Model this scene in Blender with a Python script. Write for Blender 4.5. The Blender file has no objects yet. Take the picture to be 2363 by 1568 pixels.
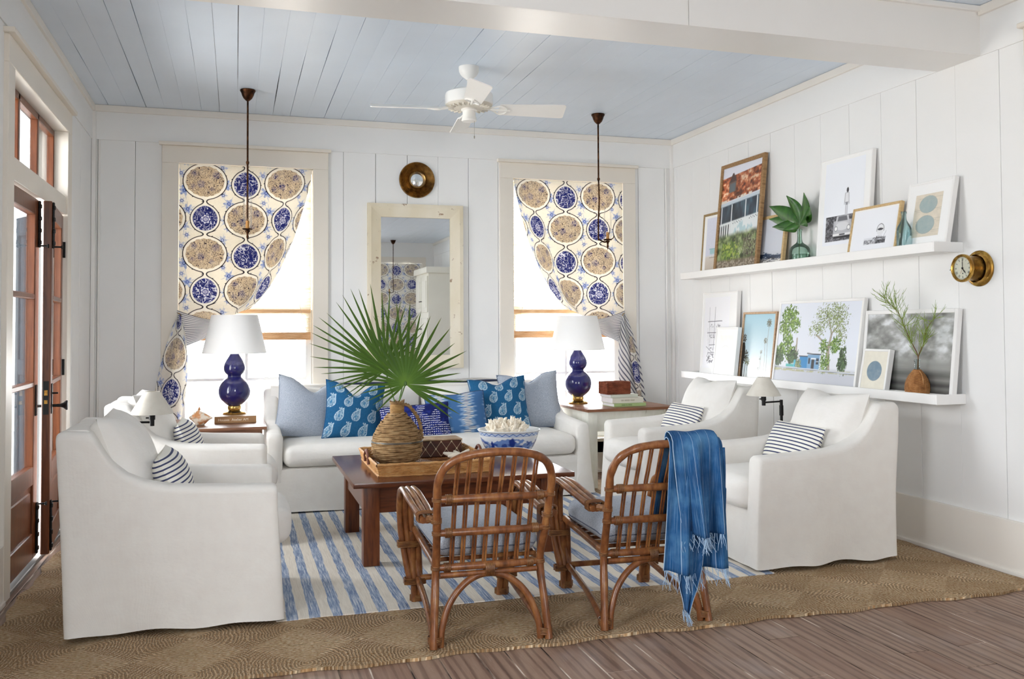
import bpy, bmesh, math, random
import numpy as np
from mathutils import Vector, Matrix
sc = bpy.context.scene
COL = sc.collection
R = random.Random(7)
PI = math.pi
# ------------------------------------------------------------------ camera, sky, light, exposure
cam_d = bpy.data.cameras.new('camera'); cam = bpy.data.objects.new('camera', cam_d); COL.objects.link(cam)
YAW, PITCH, ROLL, FPX, CY = 0.296892, 0.0278058, -0.00494016, 2083.503, 698.473
fw = Vector((math.sin(YAW)*math.cos(PITCH), math.cos(YAW)*math.cos(PITCH), math.sin(PITCH)))
rt = Vector((math.cos(YAW), -math.sin(YAW), 0)); up = rt.cross(fw)
r2 = rt*math.cos(ROLL)+up*math.sin(ROLL); u2 = -rt*math.sin(ROLL)+up*math.cos(ROLL)
cam.matrix_world = Matrix(((r2.x,u2.x,-fw.x,0),(r2.y,u2.y,-fw.y,0),(r2.z,u2.z,-fw.z,1.27),(0,0,0,1)))
cam_d.sensor_width = 36; cam_d.lens = FPX/2363*36
cam_d.shift_y = -(784-CY)/2363; cam_d.clip_start = .05
sc.camera = cam
W = bpy.data.worlds.new('daylight'); sc.world = W; W.use_nodes = True
wb = W.node_tree.nodes['Background']
# bright sky above the horizon, sunlit ground below it
_n=W.node_tree.nodes; _l=W.node_tree.links
_tc=_n.new('ShaderNodeTexCoord'); _sp=_n.new('ShaderNodeSeparateXYZ'); _l.new(_tc.outputs['Generated'],_sp.inputs[0])
_mr=_n.new('ShaderNodeMapRange'); _mr.inputs[1].default_value=-.06; _mr.inputs[2].default_value=.02; _l.new(_sp.outputs[2],_mr.inputs[0])
_mx=_n.new('ShaderNodeMix'); _mx.data_type='RGBA'; _l.new(_mr.outputs[0],_mx.inputs[0])
_mx.inputs[6].default_value=(18,17.8,17.2,1); _mx.inputs[7].default_value=(18.6,19.2,19.8,1)
_l.new(_mx.outputs[2],wb.inputs[0]); wb.inputs[1].default_value=1.0
sc.view_settings.view_transform = 'Standard'; sc.view_settings.look = 'None'
sc.view_settings.gamma = 1; sc.view_settings.use_curve_mapping = False
sc.view_settings.exposure = 0.1
try:
    sc.cycles.use_denoising = True; sc.cycles.max_bounces = 10; sc.cycles.diffuse_bounces = 6
    sc.cycles.transparent_max_bounces = 16; sc.cycles.sample_clamp_indirect = 6
    sc.cycles.caustics_reflective = False; sc.cycles.caustics_refractive = False
except Exception: pass
XL, XR, YB, H, BZ, BB = -1.041, 3.796, 7.398, 2.969, 2.707, .275
YS = -3.0
def portal(name, c, sx, sy, rot):
    l = bpy.data.lights.new(name,'AREA'); l.shape='RECTANGLE'; l.size=sx; l.size_y=sy; l.energy=1
    l.cycles.is_portal = True
    o = bpy.data.objects.new(name,l); COL.objects.link(o); o.location=c; o.rotation_euler=rot
# windows and doors let the daylight in (sampling guides only, they give no light of their own)
portal('window_daylight', (.08,YB+.19,1.43), 1.0, 2.2, (-PI/2,0,0))
portal('window_daylight', (2.79,YB+.19,1.43), 1.0, 2.2, (-PI/2,0,0))
portal('door_daylight', (XL-.15,5.55,1.3), 2.55, 1.44, (0,-PI/2,0))
portal('side_daylight', (XL-.15,1.8,1.55), 1.3, 1.0, (0,-PI/2,0))
portal('front_daylight', (.75,YS-.15,1.72), 1.1, 1.65, (PI/2,0,0))
portal('front_daylight', (3.04,YS-.15,1.43), 1.0, 2.2, (PI/2,0,0))

# ------------------------------------------------------------------ helpers: colour, nodes
def lin(c):
    return c/12.92 if c<=.04045 else ((c+.055)/1.055)**2.4
def hexc(h):
    h=h.lstrip('#'); return tuple(lin(int(h[i:i+2],16)/255) for i in (0,2,4))
def hexs(h):
    h=h.lstrip('#'); return np.array([int(h[i:i+2],16)/255 for i in (0,2,4)])
def lin_np(a):
    a=np.clip(a,0,1); return np.where(a<=.04045,a/12.92,((a+.055)/1.055)**2.4)
class NT:
    def __init__(s, name):
        s.m=bpy.data.materials.new(name); s.m.use_nodes=True; s.t=s.m.node_tree
        s.b=s.t.nodes['Principled BSDF']; s.out=s.t.nodes['Material Output']
    def n(s, typ, props=None, **inp):
        nd=s.t.nodes.new(typ)
        for k,v in (props or {}).items(): setattr(nd,k,v)
        for k,v in inp.items():
            key=int(k[1:]) if k[0]=='i' and k[1:].isdigit() else k.replace('_',' ')
            s.set(nd.inputs[key],v)
        return nd
    def set(s, sock, v):
        if isinstance(v, bpy.types.NodeSocket): s.t.links.new(v,sock)
        else:
            if isinstance(v,tuple) and len(v)==3 and sock.type=='RGBA': v=v+(1,)
            sock.default_value=v
    def bs(s, **k):
        for a,v in k.items(): s.set(s.b.inputs[a.replace('_',' ')],v)
    def co(s, kind='Object', scale=(1,1,1), rot=(0,0,0), loc=(0,0,0)):
        tc=s.n('ShaderNodeTexCoord'); mp=s.n('ShaderNodeMapping')
        s.t.links.new(tc.outputs[kind],mp.inputs[0])
        mp.inputs['Scale'].default_value=scale; mp.inputs['Rotation'].default_value=rot; mp.inputs['Location'].default_value=loc
        return mp.outputs[0]
    def noise(s, vec, scale, detail=3, rough=.5, out='Fac'):
        nd=s.n('ShaderNodeTexNoise',Vector=vec,Scale=scale,Detail=detail,Roughness=rough)
        return nd.outputs[out]
    def wave(s, vec, scale, dist=0, bands='X', typ='BANDS', dscale=1.0, detail=1.0):
        nd=s.n('ShaderNodeTexWave',dict(wave_type=typ),Vector=vec,Scale=scale,Distortion=dist,Detail_Scale=dscale,Detail=detail)
        if typ=='BANDS': nd.bands_direction=bands
        return nd.outputs['Fac']
    def ramp(s, fac, stops, interp='LINEAR'):
        nd=s.n('ShaderNodeValToRGB'); s.t.links.new(fac,nd.inputs[0]); cr=nd.color_ramp; cr.interpolation=interp
        while len(cr.elements)<len(stops): cr.elements.new(.5)
        for e,(p,c) in zip(cr.elements,stops):
            e.position=p; e.color=(c+(1,)) if len(c)==3 else c
        return nd.outputs[0]
    def mix(s, fac, a, b, mode='MIX'):
        nd=s.n('ShaderNodeMix',dict(data_type='RGBA',blend_type=mode))
        s.set(nd.inputs[0],fac); s.set(nd.inputs[6],a); s.set(nd.inputs[7],b); return nd.outputs[2]
    def math(s, op, a, b=0, c=0):
        nd=s.n('ShaderNodeMath',dict(operation=op)); s.set(nd.inputs[0],a); s.set(nd.inputs[1],b); s.set(nd.inputs[2],c); return nd.outputs[0]
    def bump(s, h, strength=.3, dist=.002, normal=None):
        nd=s.n('ShaderNodeBump',Height=h,Strength=strength,Distance=dist)
        if normal is not None: s.set(nd.inputs['Normal'],normal)
        s.t.links.new(nd.outputs[0],s.b.inputs['Normal']); return nd.outputs[0]
    def attr(s, name='pigment'):
        return s.n('ShaderNodeAttribute',dict(attribute_name=name)).outputs['Color']
def paint(name, hx, rough=.5, spec=.5, amp=.03, bump=.05):
    t=NT(name); c=hexc(hx); v=t.co('Object'); f=t.noise(v,3,4)
    t.bs(Base_Color=t.ramp(f,[(.3,tuple(x*(1-amp) for x in c)),(.7,tuple(min(1,x*(1+amp)) for x in c))]),Roughness=rough)
    t.b.inputs['Specular IOR Level'].default_value=spec
    if bump: t.bump(t.noise(v,60,3),bump,.002)
    return t.m
def plain(name, hx, rough=.5, metal=0, spec=.5):
    t=NT(name); t.bs(Base_Color=hexc(hx),Roughness=rough,Metallic=metal); t.b.inputs['Specular IOR Level'].default_value=spec; return t.m
def metal(name, hx, rough=.3, hx2=None):
    t=NT(name); v=t.co('Object'); f=t.noise(v,25,4)
    t.bs(Base_Color=t.ramp(f,[(.35,hexc(hx2 or hx)),(.65,hexc(hx))]),Metallic=1.0,Roughness=t.ramp(f,[(.3,(rough+.15,)*3),(.7,(rough,)*3)])); return t.m
def wood(name, a, b, axis='X', rough=.4, scale=6, stretch=12, bump=.15, c=None, spec=.4):
    t=NT(name); s={'X':(1,stretch,stretch),'Y':(stretch,1,stretch),'Z':(stretch,stretch,1)}[axis]
    v=t.co('Object',scale=s); f=t.noise(v,scale,5,.6); g=t.noise(v,scale*5,3)
    st=[(.3,hexc(a)),(.7,hexc(b))]
    if c: st=[(.25,hexc(a)),(.5,hexc(b)),(.8,hexc(c))]
    col=t.mix(.25,t.ramp(f,st),t.ramp(g,[(.3,hexc(a)),(.7,hexc(b))]),'MULTIPLY')
    t.bs(Base_Color=col,Roughness=rough); t.b.inputs['Specular IOR Level'].default_value=spec
    t.bump(g,bump,.002); return t.m
def fabric(name, hx, hx2=None, weave=900, rough=.9, wrinkle=.35, wscale=7, weave_b=.25, melange=0):
    t=NT(name); v=t.co('Object'); c=hexc(hx); c2=hexc(hx2 or hx)
    wx=t.wave(v,weave/6.28,.6,'X'); wz=t.wave(v,weave/6.28,.6,'Z'); wy=t.wave(v,weave/6.28,.6,'Y')
    w=t.math('ADD',t.math('ADD',wx,wz),wy)
    if melange:
        sp=t.noise(t.co('Object',scale=(1,1,1)),melange,2,.8)
        t.bs(Base_Color=t.ramp(sp,[(.38,c2),(.62,c)]))
    else: t.bs(Base_Color=t.ramp(t.noise(v,14,4),[(.35,c2),(.65,c)]))
    t.bs(Roughness=rough); t.b.inputs['Specular IOR Level'].default_value=.15
    t.b.inputs['Sheen Weight'].default_value=.08
    b1=t.n('ShaderNodeBump',Height=t.noise(v,wscale,3,.55),Strength=wrinkle,Distance=.02)
    b2=t.n('ShaderNodeBump',Height=t.noise(t.co('Object',scale=(1,1,1.9)),wscale*3.2,4,.6),Strength=min(1,wrinkle*2.2),Distance=.006,Normal=b1.outputs[0])
    t.bump(w,weave_b,.0006,b2.outputs[0]); return t.m
def pigment(name='printed', rough=.5, spec=.3, bump=0, transl=0, coat=0):
    t=NT(name); t.bs(Base_Color=t.attr(),Roughness=rough,Coat_Weight=coat,Coat_Roughness=.05); t.b.inputs['Specular IOR Level'].default_value=spec
    if bump:
        v=t.co('Object'); t.bump(t.noise(v,bump,2),.25,.002)
    if transl:
        tr=t.n('ShaderNodeBsdfTranslucent',Color=t.attr()); mx=t.n('ShaderNodeMixShader',i0=transl)
        t.t.links.new(t.b.outputs[0],mx.inputs[1]); t.t.links.new(tr.outputs[0],mx.inputs[2]); t.t.links.new(mx.outputs[0],t.out.inputs[0])
    return t.m
def glass_sheet(name, tint='#ffffff', gloss=.08):
    t=NT(name); tr=t.n('ShaderNodeBsdfTransparent',Color=hexc(tint)); gl=t.n('ShaderNodeBsdfGlossy',Roughness=.0)
    fr=t.n('ShaderNodeFresnel',IOR=1.45); f=t.math('MULTIPLY',fr.outputs[0],gloss/.04)
    mx=t.n('ShaderNodeMixShader',i0=t.math('MINIMUM',f,.9)); t.t.links.new(tr.outputs[0],mx.inputs[1]); t.t.links.new(gl.outputs[0],mx.inputs[2])
    t.t.links.new(mx.outputs[0],t.out.inputs[0]); return t.m

# ------------------------------------------------------------------ helpers: meshes
def frames(pts):
    pts=[Vector(p) for p in pts]; n=len(pts); T=[]
    for i in range(n):
        d=pts[min(i+1,n-1)]-pts[max(i-1,0)]; T.append(d.normalized() if d.length>1e-9 else Vector((0,0,1)))
    a=Vector((0,0,1)) if abs(T[0].z)<.9 else Vector((1,0,0))
    N=[(a-T[0]*a.dot(T[0])).normalized()]
    for i in range(1,n):
        v=N[-1]-T[i]*N[-1].dot(T[i]); N.append(v.normalized() if v.length>1e-9 else N[-1])
    return pts,T,N
def smooth_path(pts, k=6):
    P=[Vector(p) for p in pts]; out=[]
    for i in range(len(P)-1):
        p0=P[max(i-1,0)];p1=P[i];p2=P[i+1];p3=P[min(i+2,len(P)-1)]
        for j in range(k):
            t=j/k; out.append(.5*((2*p1)+(p2-p0)*t+(2*p0-5*p1+4*p2-p3)*t*t+(3*p1-p0-3*p2+p3)*t**3))
    out.append(P[-1]); return out
class MB:
    def __init__(s): s.v=[]; s.f=[]; s.uv=[]; s.c=[]
    def add(s, vs, fs, uv=None, col=None):
        o=len(s.v); s.v+= [tuple(v) for v in vs]; s.f+=[tuple(i+o for i in f) for f in fs]
        s.uv += list(uv) if uv is not None else [(0,0)]*len(vs)
        if col is not None: s.c += list(col)
        elif s.c: s.c += [(1,1,1)]*len(vs)
        return s
    def box(s, lo, hi, bev=0, seg=2, M=None):
        lo=Vector(lo); hi=Vector(hi); c=(lo+hi)/2; d=hi-lo
        bm=bmesh.new(); bmesh.ops.create_cube(bm,size=1)
        for v in bm.verts: v.co=Vector((v.co.x*d.x,v.co.y*d.y,v.co.z*d.z))
        bev=min(bev,min(d)*.49)
        if bev>0: bmesh.ops.bevel(bm,geom=list(bm.edges),offset=bev,segments=seg,affect='EDGES',profile=.7)
        bm.verts.index_update(); vs=[v.co+c for v in bm.verts]
        if M is not None: vs=[M@v for v in vs]
        s.add(vs,[[v.index for v in f.verts] for f in bm.faces]); bm.free(); return s
    def tube(s, pts, r, seg=8, cap=True, smooth=0, flat=1.0):
        if smooth: 
            n0=len(pts); pts=smooth_path(pts,smooth)
            if not isinstance(r,(int,float)):
                m=len(pts); r=[float(np.interp(i/(m-1)*(n0-1),range(n0),r)) for i in range(m)]
        P,T,N=frames(pts); n=len(P); vs=[];fs=[]
        for i in range(n):
            B=T[i].cross(N[i]); ri=r if isinstance(r,(int,float)) else r[i]
            for j in range(seg):
                a=2*PI*j/seg; vs.append(P[i]+N[i]*math.cos(a)*ri+B*math.sin(a)*ri*flat)
        for i in range(n-1):
            for j in range(seg):
                k=(j+1)%seg; fs.append((i*seg+j,i*seg+k,(i+1)*seg+k,(i+1)*seg+j))
        if cap: fs.append(tuple(range(seg-1,-1,-1))); fs.append(tuple((n-1)*seg+j for j in range(seg)))
        return s.add(vs,fs)
    def ring(s, c, R_, r, axis='Z', seg=24, sub=8, M=None):
        pts=[]
        for i in range(seg):
            a=2*PI*i/seg; x,y=R_*math.cos(a),R_*math.sin(a)
            pts.append({'Z':(x,y,0),'X':(0,x,y),'Y':(x,0,y)}[axis])
        vs=[];fs=[]
        ax={'Z':Vector((0,0,1)),'X':Vector((1,0,0)),'Y':Vector((0,1,0))}[axis]
        for p in pts:
            p=Vector(p); d=p.normalized()
            for j in range(sub):
                b=2*PI*j/sub; q=p+d*math.cos(b)*r+ax*math.sin(b)*r
                vs.append((M@q if M is not None else q+Vector(c)))
        for i in range(seg):
            for j in range(sub):
                i2=(i+1)%seg;j2=(j+1)%sub; fs.append((i*sub+j,i2*sub+j,i2*sub+j2,i*sub+j2))
        return s.add(vs,fs)
    def lathe(s, prof, seg=32, c=(0,0,0), axis='Z', wob=None, close=True, col=None):
        vs=[];fs=[];uv=[];n=len(prof); cols=[]
        for i,(r,z) in enumerate(prof):
            for j in range(seg+1):
                a=2*PI*j/seg; rr=r*(1+(wob(a,z) if wob else 0)); p=(rr*math.cos(a),rr*math.sin(a),z)
                if axis=='X': p=(z,rr*math.cos(a),rr*math.sin(a))
                if axis=='Y': p=(rr*math.cos(a),z,rr*math.sin(a))
                vs.append((p[0]+c[0],p[1]+c[1],p[2]+c[2])); uv.append((j/seg,i/(n-1)))
        for i in range(n-1):
            for j in range(seg):
                a=i*(seg+1)+j; fs.append((a,a+1,a+seg+2,a+seg+1))
        if col is not None: cols=col(np.array(uv),np.array(vs))
        if axis=='Y': fs=[f[::-1] for f in fs]
        return s.add(vs,fs,uv,cols if col is not None else None)
    def grid(s, nu, nv, fn, col=None, flip=False):
        vs=[];uv=[]
        for j in range(nv):
            for i in range(nu):
                u=i/(nu-1);v=j/(nv-1); vs.append(fn(u,v)); uv.append((u,v))
        fs=[]
        for j in range(nv-1):
            for i in range(nu-1):
                a=j*nu+i; q=(a,a+1,a+nu+1,a+nu); fs.append(q[::-1] if flip else q)
        return s.add(vs,fs,uv,col)
    def rbox(s, c, d, r, n=6, bulge=(0,0,0), M=None):
        # rounded, slightly stuffed box
        h=[x/2 for x in d]; idx={}; vs=[]; fs=[]
        def pt(x,y,z):
            key=(round(x,5),round(y,5),round(z,5))
            if key in idx: return idx[key]
            p=Vector((x*h[0],y*h[1],z*h[2])); q=Vector([max(-(h[k]-r),min(h[k]-r,p[k])) for k in range(3)])
            e=p-q
            if e.length>1e-9:
                m=max(abs(e.x),abs(e.y),abs(e.z)); p=q+e.normalized()*r*min(1,m/r)
            p.x+=bulge[0]*x*(1-y*y)*(1-z*z); p.y+=bulge[1]*y*(1-x*x)*(1-z*z); p.z+=bulge[2]*z*(1-x*x)*(1-y*y)
            p=p+Vector(c)
            if M is not None: p=M@p
            idx[key]=len(vs); vs.append(p); return idx[key]
        def ts(k):
            a=min(.95,r/h[k]); inner=np.linspace(-1+a,1-a,n); e=[-1+a*t for t in (0,.3,.65)]
            return e+list(inner)+[-x for x in e[::-1]]
        T=[ts(0),ts(1),ts(2)]
        for ax in range(3):
            for sg in (-1,1):
                u,w=[k for k in range(3) if k!=ax]
                for i in range(len(T[u])-1):
                    for j in range(len(T[w])-1):
                        q=[]
                        for a,b in ((i,j),(i+1,j),(i+1,j+1),(i,j+1)):
                            p=[0,0,0]; p[ax]=sg; p[u]=T[u][a]; p[w]=T[w][b]; q.append(pt(*p))
                        if (sg>0)!=(ax==1): fs.append(tuple(q))
                        else: fs.append(tuple(q[::-1]))
        return s.add(vs,fs)
    def pillow(s, w, h, t, n=22, pinch=.05, col=None, sag=0, M=None, dent=0):
        # stuffed pillow in the XZ plane, thickness along Y, base at z=0
        vs=[];uv=[];fs=[]
        for side in (1,-1):
            for j in range(n+1):
                for i in range(n+1):
                    u=-1+2*i/n; v=-1+2*j/n
                    x=u*w/2*(1-pinch*(1-v*v)); z=v*h/2*(1-pinch*(1-u*u))+h/2
                    if dent: z-=dent*max(0,v)**2*math.exp(-(u/.35)**2)
                    k=max(0,(1-abs(u)**2.6))*max(0,(1-abs(v)**2.6)); y=side*t/2*k**.55
                    y+=sag*(1-v)*.5*0
                    p=Vector((x,-y,z)); vs.append(M@p if M is not None else p); uv.append((u*.5*w,v*.5*h))
        m=(n+1)
        for j in range(n):
            for i in range(n):
                a=j*m+i; fs.append((a,a+1,a+m+1,a+m)); b=a+m*m; fs.append((b,b+m,b+m+1,b+1))
        cc=None
        if col is not None: cc=col(np.array(uv))
        return s.add(vs,fs,uv,cc)
    def poly(s, pts):
        return s.add(pts,[tuple(range(len(pts)))])
    def build(s, name, mat, parent=None, smooth=True, angle=40, mods=()):
        me=bpy.data.meshes.new(name); me.from_pydata([tuple(v) for v in s.v],[],s.f); me.update()
        if s.uv and any(u!=(0,0) for u in s.uv[:2000]):
            l=me.uv_layers.new(name='UVMap'); idx=np.zeros(len(me.loops),dtype=np.int32); me.loops.foreach_get('vertex_index',idx)
            l.data.foreach_set('uv',np.array(s.uv,dtype=np.float32)[idx].ravel())
        if s.c:
            a=me.color_attributes.new('pigment','FLOAT_COLOR','POINT'); c=np.ones((len(s.v),4),dtype=np.float32)
            c[:,:3]=lin_np(np.array(s.c,dtype=np.float64)); a.data.foreach_set('color',c.ravel())
        me.materials.append(mat)
        if smooth:
            me.polygons.foreach_set('use_smooth',[True]*len(me.polygons))
            try: me.set_sharp_from_angle(angle=math.radians(angle))
            except Exception: pass
        o=bpy.data.objects.new(name,me); COL.objects.link(o)
        if parent is not None: o.parent=parent
        for typ,kw in mods:
            md=o.modifiers.new(typ.lower(),typ)
            for k,v in kw.items(): setattr(md,k,v)
        return o
def tag(o, label=None, cat=None, group=None, kind=None):
    if label: o['label']=label
    if cat: o['category']=cat
    if group: o['group']=group
    if kind: o['kind']=kind
    return o
def thing(name, label, cat, loc=(0,0,0), rz=0, group=None, rot=None):
    o=bpy.data.objects.new(name,None); COL.objects.link(o); o.location=loc; o.rotation_euler=rot or (0,0,rz); o.empty_display_size=.1
    return tag(o,label,cat,group)
def struct(name, mb, mat, parent=None, smooth=False):
    o=mb.build(name,mat,parent,smooth=smooth)
    if parent is None: o['kind']='structure'
    return o
def copy_thing(root, loc, rz, label, name=None):
    r=root.copy(); COL.objects.link(r); r.location=loc; r.rotation_euler=(0,0,rz); r['label']=label
    for ch in list(root.children):
        c=ch.copy(); COL.objects.link(c); c.parent=r
        for g in ch.children:
            d=g.copy(); COL.objects.link(d); d.parent=c
    return r
def text_mesh(mb, body, size, M, ext=.0004):
    cu=bpy.data.curves.new('lettering','FONT'); cu.body=body; cu.size=size; cu.align_x='CENTER'; cu.align_y='CENTER'; cu.extrude=ext; cu.resolution_u=2
    o=bpy.data.objects.new('lettering',cu); COL.objects.link(o); bpy.context.view_layer.update()
    dg=bpy.context.evaluated_depsgraph_get(); me=o.evaluated_get(dg).to_mesh()
    mb.add([M@v.co for v in me.vertices],[tuple(p.vertices) for p in me.polygons])
    o.evaluated_get(dg).to_mesh_clear(); bpy.data.objects.remove(o); bpy.data.curves.remove(cu)
# ------------------------------------------------------------------ helpers: pigment functions (numpy)
def _h(ix,iy,s):
    n=(ix.astype(np.int64)*374761393+iy.astype(np.int64)*668265263+s*1442695041)&0x7fffffff
    n=((n^(n>>13))*1274126177)&0x7fffffff; n=n^(n>>16)
    return (n&0xffff)/65535.0
def vn(x,y,s=0):
    ix=np.floor(x);iy=np.floor(y);fx=x-ix;fy=y-iy;fx=fx*fx*(3-2*fx);fy=fy*fy*(3-2*fy)
    ix=ix.astype(np.int64);iy=iy.astype(np.int64)
    return (_h(ix,iy,s)*(1-fx)+_h(ix+1,iy,s)*fx)*(1-fy)+(_h(ix,iy+1,s)*(1-fx)+_h(ix+1,iy+1,s)*fx)*fy
def fbm(x,y,s=0,o=4):
    a=0;w=.5;t=0
    for i in range(o): a=a+w*vn(x,y,s+i*17); t+=w; x=x*2.03; y=y*2.03; w*=.5
    return a/t
def put(img, mask, col):
    m=np.clip(mask,0,1)[...,None]; return img*(1-m)+np.array(col)*m
def sm(a,b,x):
    t=np.clip((x-a)/(b-a),0,1); return t*t*(3-2*t)
def inside(d,w=.004): return 1-sm(-w,w,d)
def segd(x,y,ax,ay,bx,by):
    dx,dy=bx-ax,by-ay; t=np.clip(((x-ax)*dx+(y-ay)*dy)/(dx*dx+dy*dy+1e-12),0,1); return np.hypot(x-ax-t*dx,y-ay-t*dy)
def rectm(x,y,x0,x1,y0,y1,w=.004):
    return inside(np.maximum(np.maximum(x0-x,x-x1),np.maximum(y0-y,y-y1)),w)
def base(x,hx): return np.tile(hexs(hx),(len(x),1))
# ------------------------------------------------------------------ materials
M_wall=paint('white_board_paint','#ebebea',.45,.4,.012,.04)
M_trim=paint('white_trim_paint','#e9e7e4',.32,.5,.012,.03)
M_cream=paint('cream_casing_paint','#e4ddd2',.4,.45,.015,.03)
M_ceil=paint('pale_blue_ceiling_paint','#dbe6f3',.35,.5,.02,.05)
M_gap=plain('dark_gap','#3c3c3b',.9)
M_ledge=paint('ledge_white_paint','#f2f1ef',.4,.45,.01,.02)
M_base=paint('warm_white_trim_paint','#ebe6de',.4,.45,.012,.03)
M_glass=glass_sheet('window_glass','#ffffff',.05)
M_door=wood('mahogany','#4c2613','#734022','Z',.3,5,14,.12,'#8a5230')
M_iron=plain('black_iron','#1d1c1c',.45,.6)
M_bronze=metal('dark_bronze','#5a3a26',.4,'#1f1612')
M_brass=metal('aged_brass','#c9a050',.22,'#8a6530')
M_brass2=metal('polished_brass','#d9bb78',.16,'#b08c4a')
M_linen=fabric('white_linen_slipcover','#eeebe5','#ebe7e1',1100,.95,.13,8,.35)
M_linen2=fabric('white_linen_cushion','#f2efea','#efece6',1100,.95,.16,9,.3)
M_table=wood('dark_table_wood','#3a1f14','#6b3a22','X',.2,5,10,.06,'#83492b')
M_tabley=wood('dark_table_wood_upright','#3d1d0f','#77401f','Z',.3,5,10,.1,'#8e522b')
M_rattan=wood('rattan_cane','#452413','#8a5530','Z',.28,10,2.5,.2,'#be8a52',.5)
M_bind=wood('cane_binding','#4a2c1b','#85562f','X',.4,20,3,.3,'#a9804f')
M_white=plain('white_enamel','#f1f0ec',.3,0,.5)

# ------------------------------------------------------------------ floor, walls, ceiling
def boards(mb, axis, fixed, seams, z0, z1, th, outward, gap=.003):
    # vertical boards; axis 'x' runs along x at y=fixed, axis 'y' along y at x=fixed
    for a,b in zip(seams[:-1],seams[1:]):
        g0=gap*R.uniform(.4,1.3)/2; g1=gap*R.uniform(.4,1.3)/2; e=R.uniform(0,.0015)
        lo,hi=min(a,b)+g0,max(a,b)-g1
        if axis=='x': mb.box((lo,fixed+e,z0),(hi,fixed+th,z1),.0015,1)
        else:
            if outward>0: mb.box((fixed+e,lo,z0),(fixed+th,hi,z1),.0015,1)
            else: mb.box((fixed-th,lo,z0),(fixed-e,hi,z1),.0015,1)
# floor planks, each with its own tone
fl=MB(); x=XL-.1; tones=[]
while x<XR+.3:
    w=R.choice([.112,.125,.14,.145,.15,.17]); y=YS-.1
    while y<YB+.1:
        L=R.uniform(2.2,4.2); n0=len(fl.v); y1=min(y+L,YB+.12)
        fl.box((x+.0018,y+.001,-.03),(x+w-.0018,y1-.001,R.uniform(-.0012,0)),.0025,1)
        t=R.uniform(0,1); tones+= [(t,R.random(),R.random())]*(len(fl.v)-n0); y=y1
    x+=w
fl.c=tones
t=NT('worn_pine_planks'); at=t.attr(); sp=t.n('ShaderNodeSeparateColor'); t.t.links.new(at,sp.inputs[0])
v=t.co('Object',scale=(14,1,1)); off=t.n('ShaderNodeVectorMath',dict(operation='ADD'),i0=v); cb=t.n('ShaderNodeVectorMath',dict(operation='SCALE'),i0=at); cb.inputs['Scale'].default_value=40
t.t.links.new(cb.outputs[0],off.inputs[1]); vv=off.outputs[0]
g1=t.noise(vv,2.2,6,.62); g2=t.noise(vv,11,4,.6); g3=t.noise(t.co('Object',scale=(2,1,1)),2.5,3)
ring=t.wave(vv,.55,11,'X',detail=4,dscale=.8)
c=t.ramp(g1,[(.28,hexc('#614b40')),(.5,hexc('#8b7060')),(.75,hexc('#a08977'))])
c=t.mix(.38,c,t.ramp(ring,[(.08,hexc('#432f25')),(.5,hexc('#a08775'))]))
c=t.mix(t.math('MULTIPLY',sp.outputs[0],.45),c,hexc('#7d5b48'))
c=t.mix(t.ramp(g2,[(.62,(0,0,0)),(.75,(.5,.5,.5))]),c,hexc('#b8a395'))
c=t.mix(t.ramp(g3,[(.55,(0,0,0)),(.8,(.4,.4,.4))]),c,hexc('#a99c98'))
t.bs(Base_Color=c,Roughness=t.ramp(g2,[(.3,(.42,)*3),(.8,(.6,)*3)])); t.b.inputs['Specular IOR Level'].default_value=.4
t.bump(g2,.25,.002)
struct('floor',fl,t.m,smooth=False)
t=NT('plank_seam_filler'); f=t.noise(t.co('Object',scale=(1,.6,1)),5,3)
t.bs(Base_Color=t.ramp(f,[(.42,hexc('#2e231d')),(.52,hexc('#8d7a6b')),(.62,hexc('#d9ccbe'))]),Roughness=.9)
struct('floor_seams',MB().box((XL-.1,YS-.1,-.08),(XR+.3,YB+.12,-.002)),t.m)
bpy.data.objects['floor_seams'].parent=bpy.data.objects['floor']
del bpy.data.objects['floor_seams']['kind']; bpy.data.objects['floor_seams'].name='seam_filler'

# ---- back wall with two window openings
WL=(-.425,.59); WR=(2.275,3.296); WZ=(.30,2.553)
wb_=MB()
s=[1.096+.262*k for k in range(-9,12)]
def rng(a,b): return [a]+[q for q in s if a+.03<q<b-.03]+[b]
for a,b in ((XL,WL[0]-.09),(WL[1]+.09,WR[0]-.09),(WR[1]+.09,XR)): boards(wb_,'x',YB,rng(a,b),.05,BZ,.018,1)
for a,b in (WL,WR): wb_.box((a-.09,YB,0),(b+.09,YB+.018,WZ[0])); wb_.box((a-.09,YB,WZ[1]),(b+.09,YB+.018,BZ))
wb_.box((XL-.02,YB-.006,BZ),(XR+.02,YB+.03,H+.02),.002,1)
wall_back=struct('wall_back',wb_,M_wall)
bk=MB()
for a,b in ((XL-.12,WL[0]-.02),(WL[1]+.02,WR[0]-.02),(WR[1]+.02,XR+.12)): bk.box((a,YB+.022,-.1),(b,YB+.16,H+.1))
for a,b in (WL,WR): bk.box((a-.02,YB+.022,-.1),(b+.02,YB+.16,WZ[0]-.02)); bk.box((a-.02,YB+.022,WZ[1]+.02),(b+.02,YB+.16,H+.1))
bk.build('sheathing',M_gap,wall_back,smooth=False)
# ---- right wall
wr=MB(); s=[7.315]+[7.026-.3005*k for k in range(0,34)]
boards(wr,'y',XR,[YB]+s+[YS],.05,BZ,.018,1)
wr.box((XR-.006,YS-.02,BZ),(XR+.03,YB+.02,H+.02),.002,1)
wall_right=struct('wall_right',wr,M_wall)
MB().box((XR+.022,YS-.12,-.1),(XR+.12,YB+.16,H+.1)).build('sheathing',M_gap,wall_right,smooth=False)
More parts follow.
